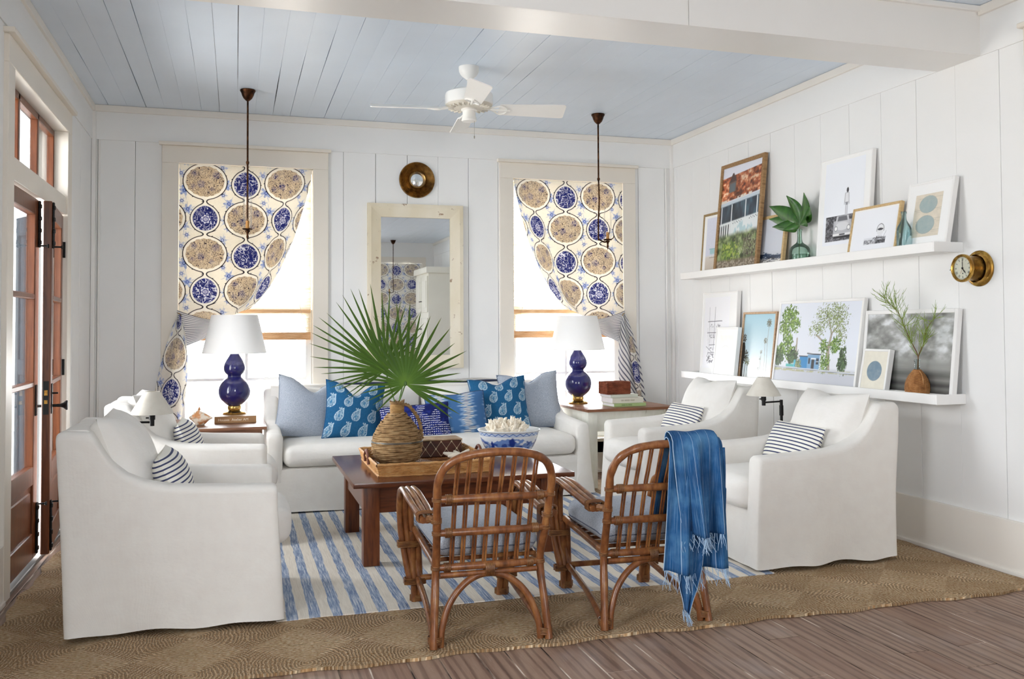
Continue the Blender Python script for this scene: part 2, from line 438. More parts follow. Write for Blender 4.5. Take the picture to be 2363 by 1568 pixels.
# ---- left wall: French door + transom opening, unseen side window nearer the camera added for light from the left
DO=(4.827,6.28); SO=(1.3,2.3)
wl=MB(); s=[7.141-.262*k for k in range(0,40)]
def rl(a,b): return [b]+[q for q in s if a+.03<q<b-.03]+[a]
for a,b in ((DO[1]+.09,YB),(SO[1]+.09,DO[0]-.09),(YS,SO[0]-.09)): boards(wl,'y',XL,rl(a,b),.05,BZ,.018,-1)
wl.box((XL-.03,YS-.02,BZ),(XL+.006,YB+.02,H+.02),.002,1)
wl.box((XL-.018,SO[0]-.09,0),(XL,SO[1]+.09,.85))
for a,b in (DO,SO): wl.box((XL-.018,a-.09,2.53 if a>3 else 2.2),(XL,b+.09,BZ))
wall_left=struct('wall_left',wl,M_wall)
bk=MB()
for a,b in ((DO[1]+.02,YB+.16),(SO[1]+.02,DO[0]-.02),(YS-.12,SO[0]-.02)): bk.box((XL-.16,a,-.1),(XL-.022,b,H+.1))
for a,b in (DO,SO): bk.box((XL-.16,a-.02,2.55 if a>3 else 2.2),(XL-.022,b+.02,H+.1)); bk.box((XL-.16,a-.02,-.1),(XL-.022,b+.02,-.03 if a>3 else .9))
bk.build('sheathing',M_gap,wall_left,smooth=False)
# ---- wall behind the camera: unseen window added for fill light, and a curtained window seen in the mirror
F1=(.2,1.3); F2=(2.55,3.53)
wf=MB()
for a,b in ((XL-.12,F1[0]),(F1[1],F2[0]),(F2[1],XR+.12)): wf.box((a,YS-.16,0),(b,YS,H))
for a,b in (F1,F2): wf.box((a,YS-.16,0),(b,YS,.3 if a>2 else .9)); wf.box((a,YS-.16,2.55),(b,YS,H))
struct('wall_front',wf,M_wall)
# ---- ceiling boards with shrinkage gaps that open and close along their length
ce=MB(); x=XL-.02; k=0
def gapw(k,y): return max(.0002,0.0072*(fbm(np.array([y*.75+k*9.3]),np.array([k*3.1]),5,3)[0]-.445)) if True else 0
ys=np.linspace(YS,YB,46)
while x<XR+.03:
    w=.1335; d=R.uniform(0,.0012)
    def fn(u,v,x=x,w=w,k=k,d=d):
        y=YS+(YB-YS)*v; g0=gapw(k,y); g1=gapw(k+1,y); e=.0008 if 0<u<1 else -.0
        return (x+g0+(w-g0-g1)*u,y,H+d+.0006-e)
    ce.grid(4,46,fn,flip=True)
    for side in (0,1):
        def fs_(u,v,x=x,w=w,k=k,side=side,d=d):
            y=YS+(YB-YS)*v; g=gapw(k+side,y); return (x+g if side==0 else x+w-g,y,H+d+u*.012)
        ce.grid(2,46,fs_,flip=(side==1))
    x+=w; k+=1
ceiling=struct('ceiling',ce,M_ceil)
MB().box((XL-.16,YS-.16,H+.012),(XR+.12,YB+.16,H+.1)).build('sheathing',M_gap,ceiling,smooth=False)
# ---- beam, crown strips, corner strips, baseboards
bm_=MB().box((XL,3.84,BZ),(XR,4.15,H),.004,2)
bm_.box((XL,3.832,BZ-.0),(2.06,3.842,H-.02),.001,1).box((2.063,3.832,BZ),(XR,3.842,H-.02),.001,1)
bm_.box((XL,3.81,H-.03),(XR,3.842,H),.004,1)
bm_.box((XL,4.148,BZ+.015),(XR,4.162,H),.003,1)
struct('trim_1',bm_,M_trim)
def crown(name,pts):
    mb=MB()
    for lo,hi in pts: mb.box(lo,hi,.006,2)
    struct(name,mb,M_base)
crown('trim_2',[((XL,YB-.024,H-.05),(XR,YB+.01,H))])
crown('trim_3',[((XL-.01,YS,H-.05),(XL+.024,3.83,H)),((XL-.01,4.15,H-.05),(XL+.024,YB,H))])
crown('trim_4',[((XR-.024,YS,H-.05),(XR+.01,3.83,H)),((XR-.024,4.15,H-.05),(XR+.01,YB,H))])
mb=MB()
for (x0,x1) in ((XL,XL+.03),(XR-.03,XR)): mb.box((x0,YB-.03,.27),(x1,YB,H-.05),.006,2)
mb.box((XL+.045,YB-.012,.27),(XL+.06,YB,BZ),.004,1); mb.box((XR-.075,YB-.01,.27),(XR-.06,YB,BZ),.003,1)
struct('trim_5',mb,M_trim)
def bboard(name,lo,hi,axis):
    mb=MB().box(lo,hi,.004,2)
    lo=list(lo);hi=list(hi)
    if axis=='x': mb.box((lo[0],lo[1]-.012,0),(hi[0],lo[1]+.004,.022),.005,2)
    elif lo[0]>0: mb.box((lo[0]-.012,lo[1],0),(lo[0]+.004,hi[1],.022),.005,2)
    else: mb.box((hi[0]-.004,lo[1],0),(hi[0]+.012,hi[1],.022),.005,2)
    struct(name,mb,M_base)
bboard('baseboard_back',(XL,YB-.02,0),(XR,YB+.0,BB),'x')
bboard('baseboard_right',(XR-.02,3.47,0),(XR,YB,BB),'y')
mb=MB()
for a,b in ((6.43,YB),(YS,DO[0]-.128)): mb.box((XL,a,0),(XL+.02,b,BB),.004,2).box((XL+.016,a,0),(XL+.032,b,.022),.005,2)
struct('baseboard_left',mb,M_base)
mb=MB()
for lo,hi in (((XL+.03,SO[0]-.1,.8),(XL,SO[0],2.2)),((XL+.03,SO[1],.8),(XL,SO[1]+.1,2.2)),((XL+.03,SO[0]-.1,2.2),(XL,SO[1]+.1,2.32)),((XL+.05,SO[0]-.12,.86),(XL-.12,SO[1]+.12,.9))): mb.box([min(p,q) for p,q in zip(lo,hi)],[max(p,q) for p,q in zip(lo,hi)],.003,1)
struct('window_6_fill',mb,M_cream)  # casing of the unseen side window, added to light the room from the left
mb=MB().box((XR-.024,3.40,0),(XR,3.525,2.62),.003,1).box((XR-.03,2.3,2.62),(XR,3.54,2.76),.003,1).box((XR-.05,2.28,2.76),(XR,3.56,2.785),.004,1)
mb.box((XR-.008,2.42,0),(XR-.001,3.40,2.62))
struct('trim_6',mb,M_cream)

# ------------------------------------------------------------------ windows
M_sash=paint('white_sash_paint','#eef0f0',.35,.5,.01,.02)
def window(name, a, b):
    c=.122; y=YB
    mb=MB().box((a-c,y-.022,.24),(a,y+.12,WZ[1]),.003,1).box((b,y-.022,.24),(b+c,y+.12,WZ[1]),.003,1)
    mb.box((a-c,y-.022,WZ[1]),(b+c,y+.12,2.688),.003,1).box((a-c-.02,y-.052,2.688),(b+c+.02,y,2.713),.004,2)
    mb.box((a-c-.02,y-.06,WZ[0]-.03),(b+c+.02,y+.12,WZ[0]),.006,2).box((a-c,y-.02,.17),(b+c,y,WZ[0]-.03),.003,1)
    w=struct(name,mb,M_cream)
    ys0,ys1=y+.085,y+.12; m=(a+b)/2
    s=MB()
    for z0,z1 in ((WZ[0],1.425),(1.40,WZ[1])):
        o=.0 if z0<1 else .04
        s.box((a,ys0+o,z0),(a+.05,ys1+o,z1),.004,1).box((b-.05,ys0+o,z0),(b,ys1+o,z1),.004,1)
        s.box((a+.002,ys0+o+.001,z0+.001),(b-.002,ys1+o-.001,z0+.06),.004,1).box((a+.002,ys0+o+.001,z1-.045),(b-.002,ys1+o-.001,z1-.001),.004,1)
        s.box((m-.012,ys0+o+.0025,z0+.005),(m+.012,ys1+o-.006,z1-.005),.003,1); zm=(z0+.06+z1-.045)/2
        s.box((a+.006,ys0+o+.0045,zm-.0115),(b-.006,ys1+o-.0045,zm+.0115),.003,1)
    s.build('sash',M_sash,w,smooth=False)
    MB().box((a+.04,ys0+.012,WZ[0]+.04),(b-.04,ys0+.016,1.40)).box((a+.04,ys0+.052,1.42),(b-.04,ys0+.056,WZ[1]-.03)).build('pane',M_glass,w,smooth=False)
    return w
window('window_1',*WL); window('window_2',*WR)
# transom over the French door, door casing
c=.128
mb=MB().box((XL-.13,DO[0]-c,0),(XL+.022,DO[0],2.53),.003,1).box((XL-.13,DO[1],0),(XL+.022,DO[1]+c,2.53),.003,1)
mb.box((XL-.13,DO[0]-c,2.53),(XL+.022,DO[1]+c,2.665),.003,1).box((XL-.01,DO[0]-c-.02,2.665),(XL+.05,DO[1]+c+.02,2.69),.004,2)
mb.box((XL-.13,DO[0],2.0),(XL+.008,DO[1],2.115),.003,1)
tw=struct('window_3',mb,M_cream)
MB().box((XL-.15,DO[0],-.02),(XL+.012,DO[1],.016),.004,1).build('threshold',plain('grey_threshold','#6d6a66',.45,.5),tw,smooth=False)
s=MB(); x0,x1=XL-.10,XL-.06; w3=(DO[1]-DO[0])/3
s.box((x0,DO[0],2.115),(x1,DO[1],2.15),.004,1).box((x0,DO[0],2.49),(x1,DO[1],2.53),.004,1)
for i in range(4):
    yy=DO[0]+w3*i; s.box((x0,max(DO[0],yy-.02),2.115),(x1,min(DO[1],yy+.02),2.53),.004,1)
s.build('sash',M_door,tw,smooth=False)
MB().box((x0+.015,DO[0]+.01,2.13),(x0+.019,DO[1]-.01,2.515)).build('pane',M_glass,tw,smooth=False)
# ------------------------------------------------------------------ French door leaves
def leaf(name, hinge, sgn, rz, lock):
    # local: hinge line at origin, leaf runs along +Y*sgn, inner face toward +X
    Wd=.722; root=bpy.data.objects.new(name,None); COL.objects.link(root); root.location=hinge; root.rotation_euler=(0,0,rz); root['kind']='structure'
    def bx(mb,x0,x1,y0,y1,z0,z1,b=.004): 
        ya,yb=sorted((y0*sgn,y1*sgn)); mb.box((x0,ya,z0),(x1,yb,z1),b,1)
    f=MB(); t=.045; st=.098
    bx(f,-t,0,0,st,.03,1.99); bx(f,-t,0,Wd-st,Wd,.03,1.99); bx(f,-t,0,st,Wd-st,1.9,1.99); bx(f,-t,0,st,Wd-st,.43,.53); bx(f,-t,0,st,Wd-st,.03,.17)
    for z in (1.452,.973): bx(f,-t,0,st,Wd-st,z-.014,z+.014)
    f.build('frame',M_door,root,smooth=False)
    p=MB(); bx(p,-.034,-.012,st-.005,Wd-st+.005,.165,.435); bx(p,-.03,-.006,st+.03,Wd-st-.03,.2,.4,.01); p.build('panel',M_door,root,smooth=False)
    for z0,z1 in ((.53,.959),(.987,1.438),(1.466,1.9)):
        g=MB(); bx(g,-.026,-.021,st-.004,Wd-st+.004,z0,z1,0); g.build('pane',M_glass,root,smooth=False)
    for z0,z1,zk in ((1.725,1.985,1.735),(.045,.325,.315)):
        b=MB(); bx(b,0,.012,Wd-.035,Wd-.012,z0,z1); yk=(Wd-.024)*sgn
        for q in np.linspace(z0+.03,z1-.03,4): b.box((.004,min(yk-.016,yk+.016),q-.012),(.016,yk+.016,q+.012),.003,1)
        b.tube([(.01,yk,zk),(.045,yk,zk)],.005); b.lathe([(.0,.055),(.011,.054),(.012,.048),(.005,.044),(.005,.03)],12,(0,yk,zk),'X')
        b.build('bolt',M_iron,root)
    if lock:
        l=MB(); bx(l,-.037,-.008,Wd-.001,Wd+.003,.80,.985,.001); l.build('lock_plate',M_iron,root,smooth=False)
        l=MB(); bx(l,-.030,-.014,Wd+.002,Wd+.006,.905,.935,.001); bx(l,-.030,-.014,Wd+.002,Wd+.01,.86,.88,.001); l.build('latch',M_brass,root,smooth=False)
    k=MB(); yk=(Wd-.055)*sgn
    bx(k,0,.006,Wd-.075,Wd-.035,.80,.97)
    if lock:
        k.tube([(.0,yk,.845),(.05,yk,.845)],.008); k.lathe([(.0,.085),(.026,.083),(.028,.076),(.015,.06),(.009,.045),(.009,.03)],16,(0,yk,.845),'X')
        k.tube([(.0,yk,.915),(.03,yk,.915)],.005); k.box((.028,yk-.008,.91),(.034,yk+.008,.92),.002,1)
        k.lathe([(.0,-.13),(.026,-.128),(.015,-.105),(.009,-.09),(.009,-.045)],16,(0,yk,.845),'X')
    k.build('handle',M_iron,root)
    h=MB()
    for z in (1.775,1.035,.3): h.tube([(.006,0,z-.05),(.006,0,z+.05)],.008,8); bx(h,-.002,.003,.0,.03,z-.05,z+.05,.001)
    h.build('hinge',M_iron,root); return root
leaf('door_1',(XL-.005,DO[0]+.004,0),1,0,False)
leaf('door_2',(XL-.005,DO[1]-.004,0),-1,math.radians(5.0),True)
# ------------------------------------------------------------------ outside
def out(name,mb,m,label,cat): 
    o=mb.build(name,m,None,smooth=False); tag(o,label,cat); return o
mb=MB().box((XL-3.2,-4,-.35),(XL-.16,13,-.03)).box((XL-.16,DO[0],-.1),(XL,DO[1],-.021))
struct('floor_porch',mb,paint('pale_porch_paint','#dfe0de',.6))
def siding():
    t=NT('grey_blue_siding'); z=t.n('ShaderNodeSeparateXYZ',Vector=t.co('Object')); f=t.math('FRACT',t.math('MULTIPLY',z.outputs[2],6.5))
    t.bs(Base_Color=t.mix(t.math('LESS_THAN',f,.12),hexc('#565f68'),hexc('#3c444c')),Roughness=.8); return t.m
mb=MB().box((-9.5,12,-.5),(-3.0,12.3,5.5)).poly([(-9.7,11.7,5.4),(-2.8,11.7,5.4),(-4.5,14,7.2),(-8,14,7.2)])
out('neighbor_house',mb,siding(),'grey blue clapboard house seen outside through the transom panes','house')
hs=thing('exterior_shutter','grey blue panelled shutter folded open outside the French door','shutter',(XL-.17,6.34,0),math.radians(58))
M_sh=paint('shutter_paint','#4d565f',.6)
f=MB()
for lo,hi in (((0,-.02,.06),(.06,.02,2.0)),((.24,-.02,.06),(.30,.02,2.0)),((.06,-.02,.06),(.24,.02,.18)),((.06,-.02,1.88),(.24,.02,2.0)),((.06,-.02,.98),(.24,.02,1.08))): f.box(lo,hi,.003,1)
hs.rotation_euler=(0,0,math.radians(120)); f.build('frame',M_sh,hs,smooth=False)
f=MB()
f.box((.055,-.010,.17),(.245,.010,1.0),.002,1).box((.055,-.010,1.07),(.245,.010,1.89),.002,1)
f.build('panels',M_sh,hs,smooth=False)
# ------------------------------------------------------------------ rugs
t=NT('abaca_squares'); tc=t.co('Object'); sx=t.n('ShaderNodeSeparateXYZ',Vector=tc)
T=.42
fx=t.math('SUBTRACT',t.math('FRACT',t.math('DIVIDE',t.math('ADD',sx.outputs[0],10.03),T)),.5); fy=t.math('SUBTRACT',t.math('FRACT',t.math('DIVIDE',t.math('ADD',sx.outputs[1],10.14),T)),.5)
wob=t.math('MULTIPLY',t.math('SUBTRACT',t.noise(tc,8,2),.5),.13)
ax=t.math('ABSOLUTE',fx); ay=t.math('ABSOLUTE',fy)
p4=t.math('POWER',t.math('ADD',t.math('POWER',ax,3.0),t.math('POWER',ay,3.0)),1/3.0)
r_=t.math('ADD',p4,wob); rows=t.math('SINE',t.math('MULTIPLY',r_,2*PI*31))
ang=t.n('ShaderNodeMath',dict(operation='ARCTAN2'),i0=fy,i1=fx).outputs[0]
isx=t.math('GREATER_THAN',ax,ay)
tw=t.mix(isx,t.noise(t.co('Object',scale=(60,260,1)),1,3,.7,'Color'),t.noise(t.co('Object',scale=(260,60,1)),1,3,.7,'Color'))
tws=t.n('ShaderNodeSeparateColor'); t.t.links.new(tw,tws.inputs[0])
h=t.math('ADD',t.math('MULTIPLY',rows,.5),t.math('MULTIPLY',tws.outputs[0],1.3))
col=t.ramp(tws.outputs[0],[(.33,hexc('#87623f')),(.45,hexc('#c99f72')),(.58,hexc('#f6e2c0'))])
col=t.mix(t.ramp(rows,[(.0,(.5,)*3),(.42,(0,0,0))]),col,hexc('#3a2a1c'))
col=t.mix(t.ramp(t.noise(tc,3.1,3),[(.35,(.35,)*3),(.65,(0,0,0))]),col,hexc('#94744c'))
col=t.mix(t.math('MULTIPLY',isx,.28),col,hexc('#7d5c38'))  # side triangles darker: light falling across the strand direction, put into the colour
t.bs(Base_Color=col,Roughness=.85); t.b.inputs['Specular IOR Level'].default_value=.25
t.bump(h,.9,.006); M_jute=t.m
def jed(v): return .012*math.sin(v*9)+.008*math.sin(v*23+1)
jx0,jx1,jy0,jy1=-.965,3.72,3.435,6.95
mb=MB(); nx,ny=90,70
def jt(u,v):
    x=jx0+(jx1-jx0)*u; y=jy0+(jy1-jy0)*v
    if u in (0,1): x+=jed(y)
    if v in (0,1): y+=jed(x)
    return (x,y,.013+.002*math.sin(x*21)*math.sin(y*19))
mb.grid(nx,ny,jt)
per=[jt(i/89,0) for i in range(90)]+[jt(1,i/69) for i in range(1,70)]+[jt(1-i/89,1) for i in range(1,90)]+[jt(0,1-i/69) for i in range(1,69)]
n=len(per); vs=[p for p in per]+[(p[0],p[1],.001) for p in per]
mb.add(vs,[(i,n+i,n+(i+1)%n,(i+1)%n) for i in range(n)]); mb.c=[]
tag(mb.build('jute_rug',M_jute,None,angle=60),'large natural abaca rug woven in squares on the plank floor','rug')
# striped cotton rug
t=NT('striped_cotton'); tc=t.co('Object'); sx=t.n('ShaderNodeSeparateXYZ',Vector=tc)
edge=t.math('MULTIPLY',t.math('SUBTRACT',t.noise(t.co('Object',scale=(90,4,1)),1,2),.5),.022)
ph=t.math('FRACT',t.math('DIVIDE',t.math('ADD',t.math('ADD',sx.outputs[0],edge),9.978),.098))
band=t.math('LESS_THAN',ph,.47)
slub=t.noise(t.co('Object',scale=(160,7,1)),1,4,.75)
blue=t.ramp(slub,[(.36,hexc('#64759a')),(.5,hexc('#96a6bf')),(.62,hexc('#d3d6da'))])
crm=t.ramp(slub,[(.3,hexc('#d9d0c1')),(.6,hexc('#ece5d8'))])
t.bs(Base_Color=t.mix(band,crm,blue),Roughness=.95); t.b.inputs['Specular IOR Level'].default_value=.1
t.bump(t.wave(tc,260,.5,'Y'),.25,.001); M_stripe=t.m
mb=MB()
def rt_(u,v):
    x=.17+2.45*u; y=4.03+2.85*v
    return (x+.004*math.sin(y*7),y+.005*math.sin(x*5),.0175+.0025*math.sin(x*3.1+y*4.3))
mb.grid(50,60,rt_)
vs=[]; per=[rt_(i/49,0) for i in range(50)]+[rt_(1,i/59) for i in range(1,60)]+[rt_(1-i/49,1) for i in range(1,50)]+[rt_(0,1-i/59) for i in range(1,59)]
n=len(per); mb.add(list(per)+[(p[0],p[1],p[2]-.005) for p in per],[(i,n+i,n+(i+1)%n,(i+1)%n) for i in range(n)])
tag(mb.build('striped_rug',M_stripe,None,angle=60),'flat woven rug in cream and blue stripes layered over the abaca rug','rug')
# ------------------------------------------------------------------ slipcovered seating
def nz(x,y,s=0): return float(fbm(np.array([x*1.0]),np.array([y*1.0]),s,3)[0]-.5)
def lof(mb, secs):
    n=len(secs); m=len(secs[0]); vs=[p for s_ in secs for p in s_]; fs=[]
    for i in range(n-1):
        for j in range(m-1): a=i*m+j; fs.append((a,a+m,a+m+1,a+1))
    fs.append(tuple(range(m))); fs.append(tuple(range((n-1)*m+m-1,(n-1)*m-1,-1)))
    mb.add(vs,fs)
ARM=[(0,.84),(.03,.845),(.13,.838),(.15,.805),(.175,.755),(.21,.705),(.26,.66),(.33,.628),(.42,.608),(.55,.598),(.70,.592),(.855,.585)]
def arm_top(x,P=ARM): return float(np.interp(x,[p[0] for p in P],[p[1] for p in P]))
def slab(mb, x0, x1, y0, y1, top, r=.035, ns=46, nv=16, lean=.045, flare=.03, hem=.03, seed=0, D=.87, Ht=.84, outer=1):
    # upholstered slab running along x between y0 and y1, rounded top, hem with soft waves
    secs=[]
    xs=np.concatenate([[x0,x0+.006],np.linspace(x0+.02,x1-.02,ns),[x1-.006,x1]])
    for k,x in enumerate(xs):
        e=min(x-x0,x1-x); sh=.012*(1-min(1,e/.02))**2
        zt=top(x)-sh; ya,yb=y0+sh,y1-sh; sec=[]
        rr=min(r,(yb-ya)/2-.002)
        prof=[(ya,z,-1) for z in np.linspace(0.012,1,nv)]
        for j in range(nv): 
            z=(zt-rr)*(j/(nv-1)); sec.append([ya,z,-1])
        for j in range(1,7): a=PI/2*j/6; sec.append([ya+rr-rr*math.cos(a),zt-rr+rr*math.sin(a),0])
        for j in range(0,7): a=PI/2*(1-j/6); sec.append([yb-rr+rr*math.cos(a),zt-rr+rr*math.sin(a),0])
        for j in range(1,nv): z=(zt-rr)*(1-j/(nv-1)); sec.append([yb,z,1])
        out=[]
        for y,z,sd in sec:
            fx=(x-x0)/(x1-x0); low=max(0,1-z/.5)
            xx=x+lean*(1-z/Ht)*(1-x/D) + flare*low*max(0,(x/D-.6)/.4)
            dy=sd*(.012*low*math.sin(x*17+seed)+.016*low*low*(1+math.sin(x*9+seed*2)) +.010*nz(x*6,z*6,seed))
            zz=z
            if z<.03: zz=.016+hem*.35*(1+math.sin(x*19+seed*1.7+sd))*.6
            out.append((xx,y+dy,zz))
        secs.append(out)
    lof(mb,secs)
def make_armchair(name,label,loc,rz,group):
    t=thing(name,label,'armchair',loc,rz,group)
    w=.69; mb=MB()
    slab(mb,0,.87,0,.115,arm_top,seed=1); slab(mb,0,.87,w-.115,w,arm_top,seed=4)
    # back: along y, thickness in x
    secs=[]
    for y in np.linspace(.05,w-.05,24):
        s_=[]
        for j in range(14): z=.795*j/13; s_.append((.045*(1-z/.84)+.004*nz(y*5,z*5,3)-.004*max(0,1-z/.5)*math.sin(y*16), y, max(z,.018)))
        for j in range(1,7): a=PI/2*j/6; s_.append((.045-.045*math.cos(a),y,.797+.048*math.sin(a)+.004*math.sin(y*7)))
        for j in range(0,7): a=PI/2*j/6; s_.append((.10+.045*math.sin(a),y,.797+.048*math.cos(a)+.004*math.sin(y*7)))
        for j in range(1,10): z=.795*(1-j/9*.6); s_.append((.15+.05*j/9,y,z))
        secs.append(s_)
    lof(mb,secs)
    # front skirt below the seat
    secs=[]
    for y in np.linspace(.06,w-.06,24):
        s_=[]
        for j in range(12):
            z=.31*j/11; low=max(0,1-z/.31); s_.append((.855+.045*low+.010*low*math.sin(y*19+1)+.006*nz(y*5,z*7,8),y,max(z,.018+.006*math.sin(y*21))))
        s_+= [(.83,y,.32),(.3,y,.32)]
        secs.append(s_[::-1])
    lof(mb,secs)
    mb.build('slipcover',M_linen,t,angle=70)
    c=MB().rbox((.53,w/2,.385),(.80,w-.215,.165),.055,6,(.015,.004,.022)); c.build('seat_cushion',M_linen2,t)
    Mx=Matrix.Translation((.30,w/2,.455))@Matrix.Rotation(math.radians(90),4,'Z')@Matrix.Rotation(math.radians(-20),4,'X')
    c=MB().pillow(.56,.46,.27,26,.03,M=Mx,dent=.03); c.build('back_cushion',M_linen2,t); 
    return t
G='white slipcovered armchairs'
a1=make_armchair('armchair','white slipcovered armchair nearest on the left, its side panel facing the viewer',(-.695,4.02,.012),0,G)
a2=copy_thing(a1,(-.695,5.42,.012),0,'white slipcovered armchair behind the near left one, beside the window curtain')
a3=copy_thing(a1,(3.435,6.12,.012),PI,'white slipcovered armchair at the back right by the weathered end table')
a4=copy_thing(a1,(3.435,4.755,.012),PI,'white slipcovered armchair nearest on the right, beside the blue throw')
# sofa: runs along x, faces the viewer
SX0,SX1,SY0,SY1=.205,2.545,6.335,7.25
so=thing('sofa','white slipcovered three seat sofa between the two windows','sofa',(SX0,SY1,.012))
def s_top(x): return arm_top(x,[(0,.80),(.12,.80),(.15,.76),(.2,.70),(.27,.63),(.36,.585),(.5,.56),(.7,.55),(.92,.54)])
mb=MB()
tmp=MB(); Wd=SX1-SX0; Dp=SY1-SY0
slab(tmp,0,Dp,0,.105,s_top,seed=2,D=Dp,flare=.02); slab(tmp,0,Dp,Wd-.105,Wd,s_top,seed=6,D=Dp,flare=.02)
mb.add([(v[1],-v[0],v[2]) for v in tmp.v],[f for f in tmp.f])
secs=[]
for x in np.linspace(.05,Wd-.05,50):
    s_=[(x,-.02,.02),(x,0,.4),(x,0,.79)]
    for j in range(1,7): a=PI/2*j/6; s_.append((x,-.04+.04*math.cos(a),.785+.04*math.sin(a)))
    for j in range(0,7): a=PI/2*j/6; s_.append((x,-.12-.04*math.sin(a),.785+.04*math.cos(a)))
    s_+=[(x,-.17,.6),(x,-.2,.3)]
    secs.append(s_[::-1])
lof(mb,secs)
secs=[]
for x in np.linspace(.05,Wd-.05,60):
    s_=[]
    for j in range(14):
        z=.30*j/13; low=max(0,1-z/.3); s_.append((x,-Dp-.005-.018*low-.007*low*math.sin(x*11)-.006*nz(x*5,z*7,11)-.002*abs(math.sin(x*37))*low,max(z,.014+.004*math.sin(x*9))))
    s_+=[(x,-Dp+.05,.31),(x,-.3,.31)]
    secs.append(s_)
lof(mb,secs)
mb.build('slipcover',M_linen,so,angle=70)
MB().rbox((Wd/2,-.555,.385),(Wd-.212,.76,.15),.06,14,(.004,.02,.02)).build('seat_cushion',M_linen2,so)
for i in (0,1):
    cw=(Wd-.25)/2; Mx=Matrix.Translation((.125+cw*(i+.5),-.34,.455))@Matrix.Rotation(math.radians(-13),4,'X')
    MB().pillow(cw,.365,.22,26,.02,M=Mx).build('back_cushion',M_linen2,so)
# ------------------------------------------------------------------ pillows
t=NT('ticking_stripe'); u=t.n('ShaderNodeSeparateXYZ',Vector=t.co('UV')); ph=t.math('FRACT',t.math('MULTIPLY',u.outputs[1],1/.0215))
b=t.math('LESS_THAN',t.math('ABSOLUTE',t.math('SUBTRACT',ph,.5)),.17)
t.bs(Base_Color=t.mix(b,hexc('#efece3'),hexc('#464c6c')),Roughness=.95); t.b.inputs['Specular IOR Level'].default_value=.1
t.bump(t.noise(t.co('Object'),16,3),.3,.01); M_tick=t.m
def lumbar(label,loc,rz,tilt,roll=0):
    o=thing('striped_lumbar_pillow',label,'pillow',loc,0,'ticking stripe lumbar pillows'); o.rotation_euler=(Matrix.Rotation(rz,3,'Z')@Matrix.Rotation(roll,3,'Y')@Matrix.Rotation(tilt,3,'X')).to_euler()
    MB().pillow(.46,.27,.15,20,.05).build('cover',M_tick,o); return o
# pillow front faces local -Y
lumbar('navy ticking striped lumbar pillow on the near left armchair',(-.215,4.345,.475),PI/2,math.radians(-22),0)
lumbar('navy ticking striped lumbar pillow on the back left armchair',(-.215,5.745,.475),PI/2,math.radians(-22),0)
lumbar('navy ticking striped lumbar pillow on the back right armchair',(2.965,5.80,.475),-PI/2,math.radians(-26),0)
lumbar('navy ticking striped lumbar pillow on the near right armchair',(2.945,4.43,.475),-PI/2,math.radians(-26),0)
M_grey=fabric('blue_grey_chambray','#c3c9d2','#929cac',1200,.95,.22,8,.3,melange=300)
M_print=pigment('printed_cotton',.9,.15,14)
def sofa_pillow(name,label,cx,y,z,w,h,th,rz,tilt,mat,col=None,roll=0,n=24,pinch=.05,dent=.0,piping=None):
    o=thing(name,label,'pillow',(cx,y,z)); o.rotation_euler=(Matrix.Rotation(rz,3,'Z')@Matrix.Rotation(tilt,3,'X')@Matrix.Rotation(roll,3,'Y')).to_euler()
    cv=MB().pillow(w,h,th,n,pinch,col=col,dent=dent).build('cover',mat,o)
    if piping is not None:
        pts=[]
        for a,b_ in (((-1,-1),(1,-1)),((1,-1),(1,1)),((1,1),(-1,1)),((-1,1),(-1,-1))):
            for k in range(12):
                u=a[0]+(b_[0]-a[0])*k/12; v=a[1]+(b_[1]-a[1])*k/12
                zz=v*h/2*(1-pinch*(1-u*u))+h/2
                if dent: zz-=dent*max(0,v)**2*math.exp(-(u/.35)**2)
                pts.append((u*w/2*(1-pinch*(1-v*v)),0,zz))
        pts.append(pts[0]); MB().tube(pts,.004,6).build('piping',piping,cv)
    return o
def paisley(uv):
    x,y=uv[:,0],uv[:,1]; img=base(x,'#245b84'); k=fbm(x*300,y*300,3,2)[:,None]; img=img*(.9+.2*k)
    px,py=.128,.112
    row=np.floor(y/py); xx=x+np.where(row%2==0,0,px/2); gx=np.floor(xx/px); lx=xx-(gx+.5)*px; ly=y-(row+.5)*py
    # teardrop with curled tip
    th=.25; a=lx*math.cos(th)-ly*math.sin(th); b=lx*math.sin(th)+ly*math.cos(th)
    bb=np.clip((b+.05)/.105,0,1); wdt=.034*np.sqrt(np.clip(1-((b+.014)/.036)**2,0,1))*(b<=-.0)+.034*(1-((np.clip(b,0,.06))/.058)**1.3)*np.sqrt(np.clip(1-(.014/.036)**2,0,1))*(b>0)
    ctr=np.where(b>0,.018*(np.clip(b,0,.06)/.055)**2,0); d=np.abs(a-ctr)-wdt
    ins=inside(d,.0018)*(np.abs(b)<.056)
    tex=fbm(x*260,y*260,9,2); lines=np.abs(np.sin((np.hypot(lx,ly))*520+tex*6))
    img=put(img,ins*np.clip(.12+.7*(lines>.62)*1.0,0,1),hexs('#b9cbd6'))
    img=put(img,inside(np.abs(d+.003)-.0022,.0014)*(np.abs(b)<.056),hexs('#c9d8e0'))
    img=put(img,inside(np.hypot((a)/.5,b+.012)-.014,.002)*.6,hexs('#2a6c9b'))
    cu=np.hypot(lx-.004,ly-.052); img=put(img,inside(np.abs(cu-.008)-.003,.0015),hexs('#b9cbd6'))
    return img
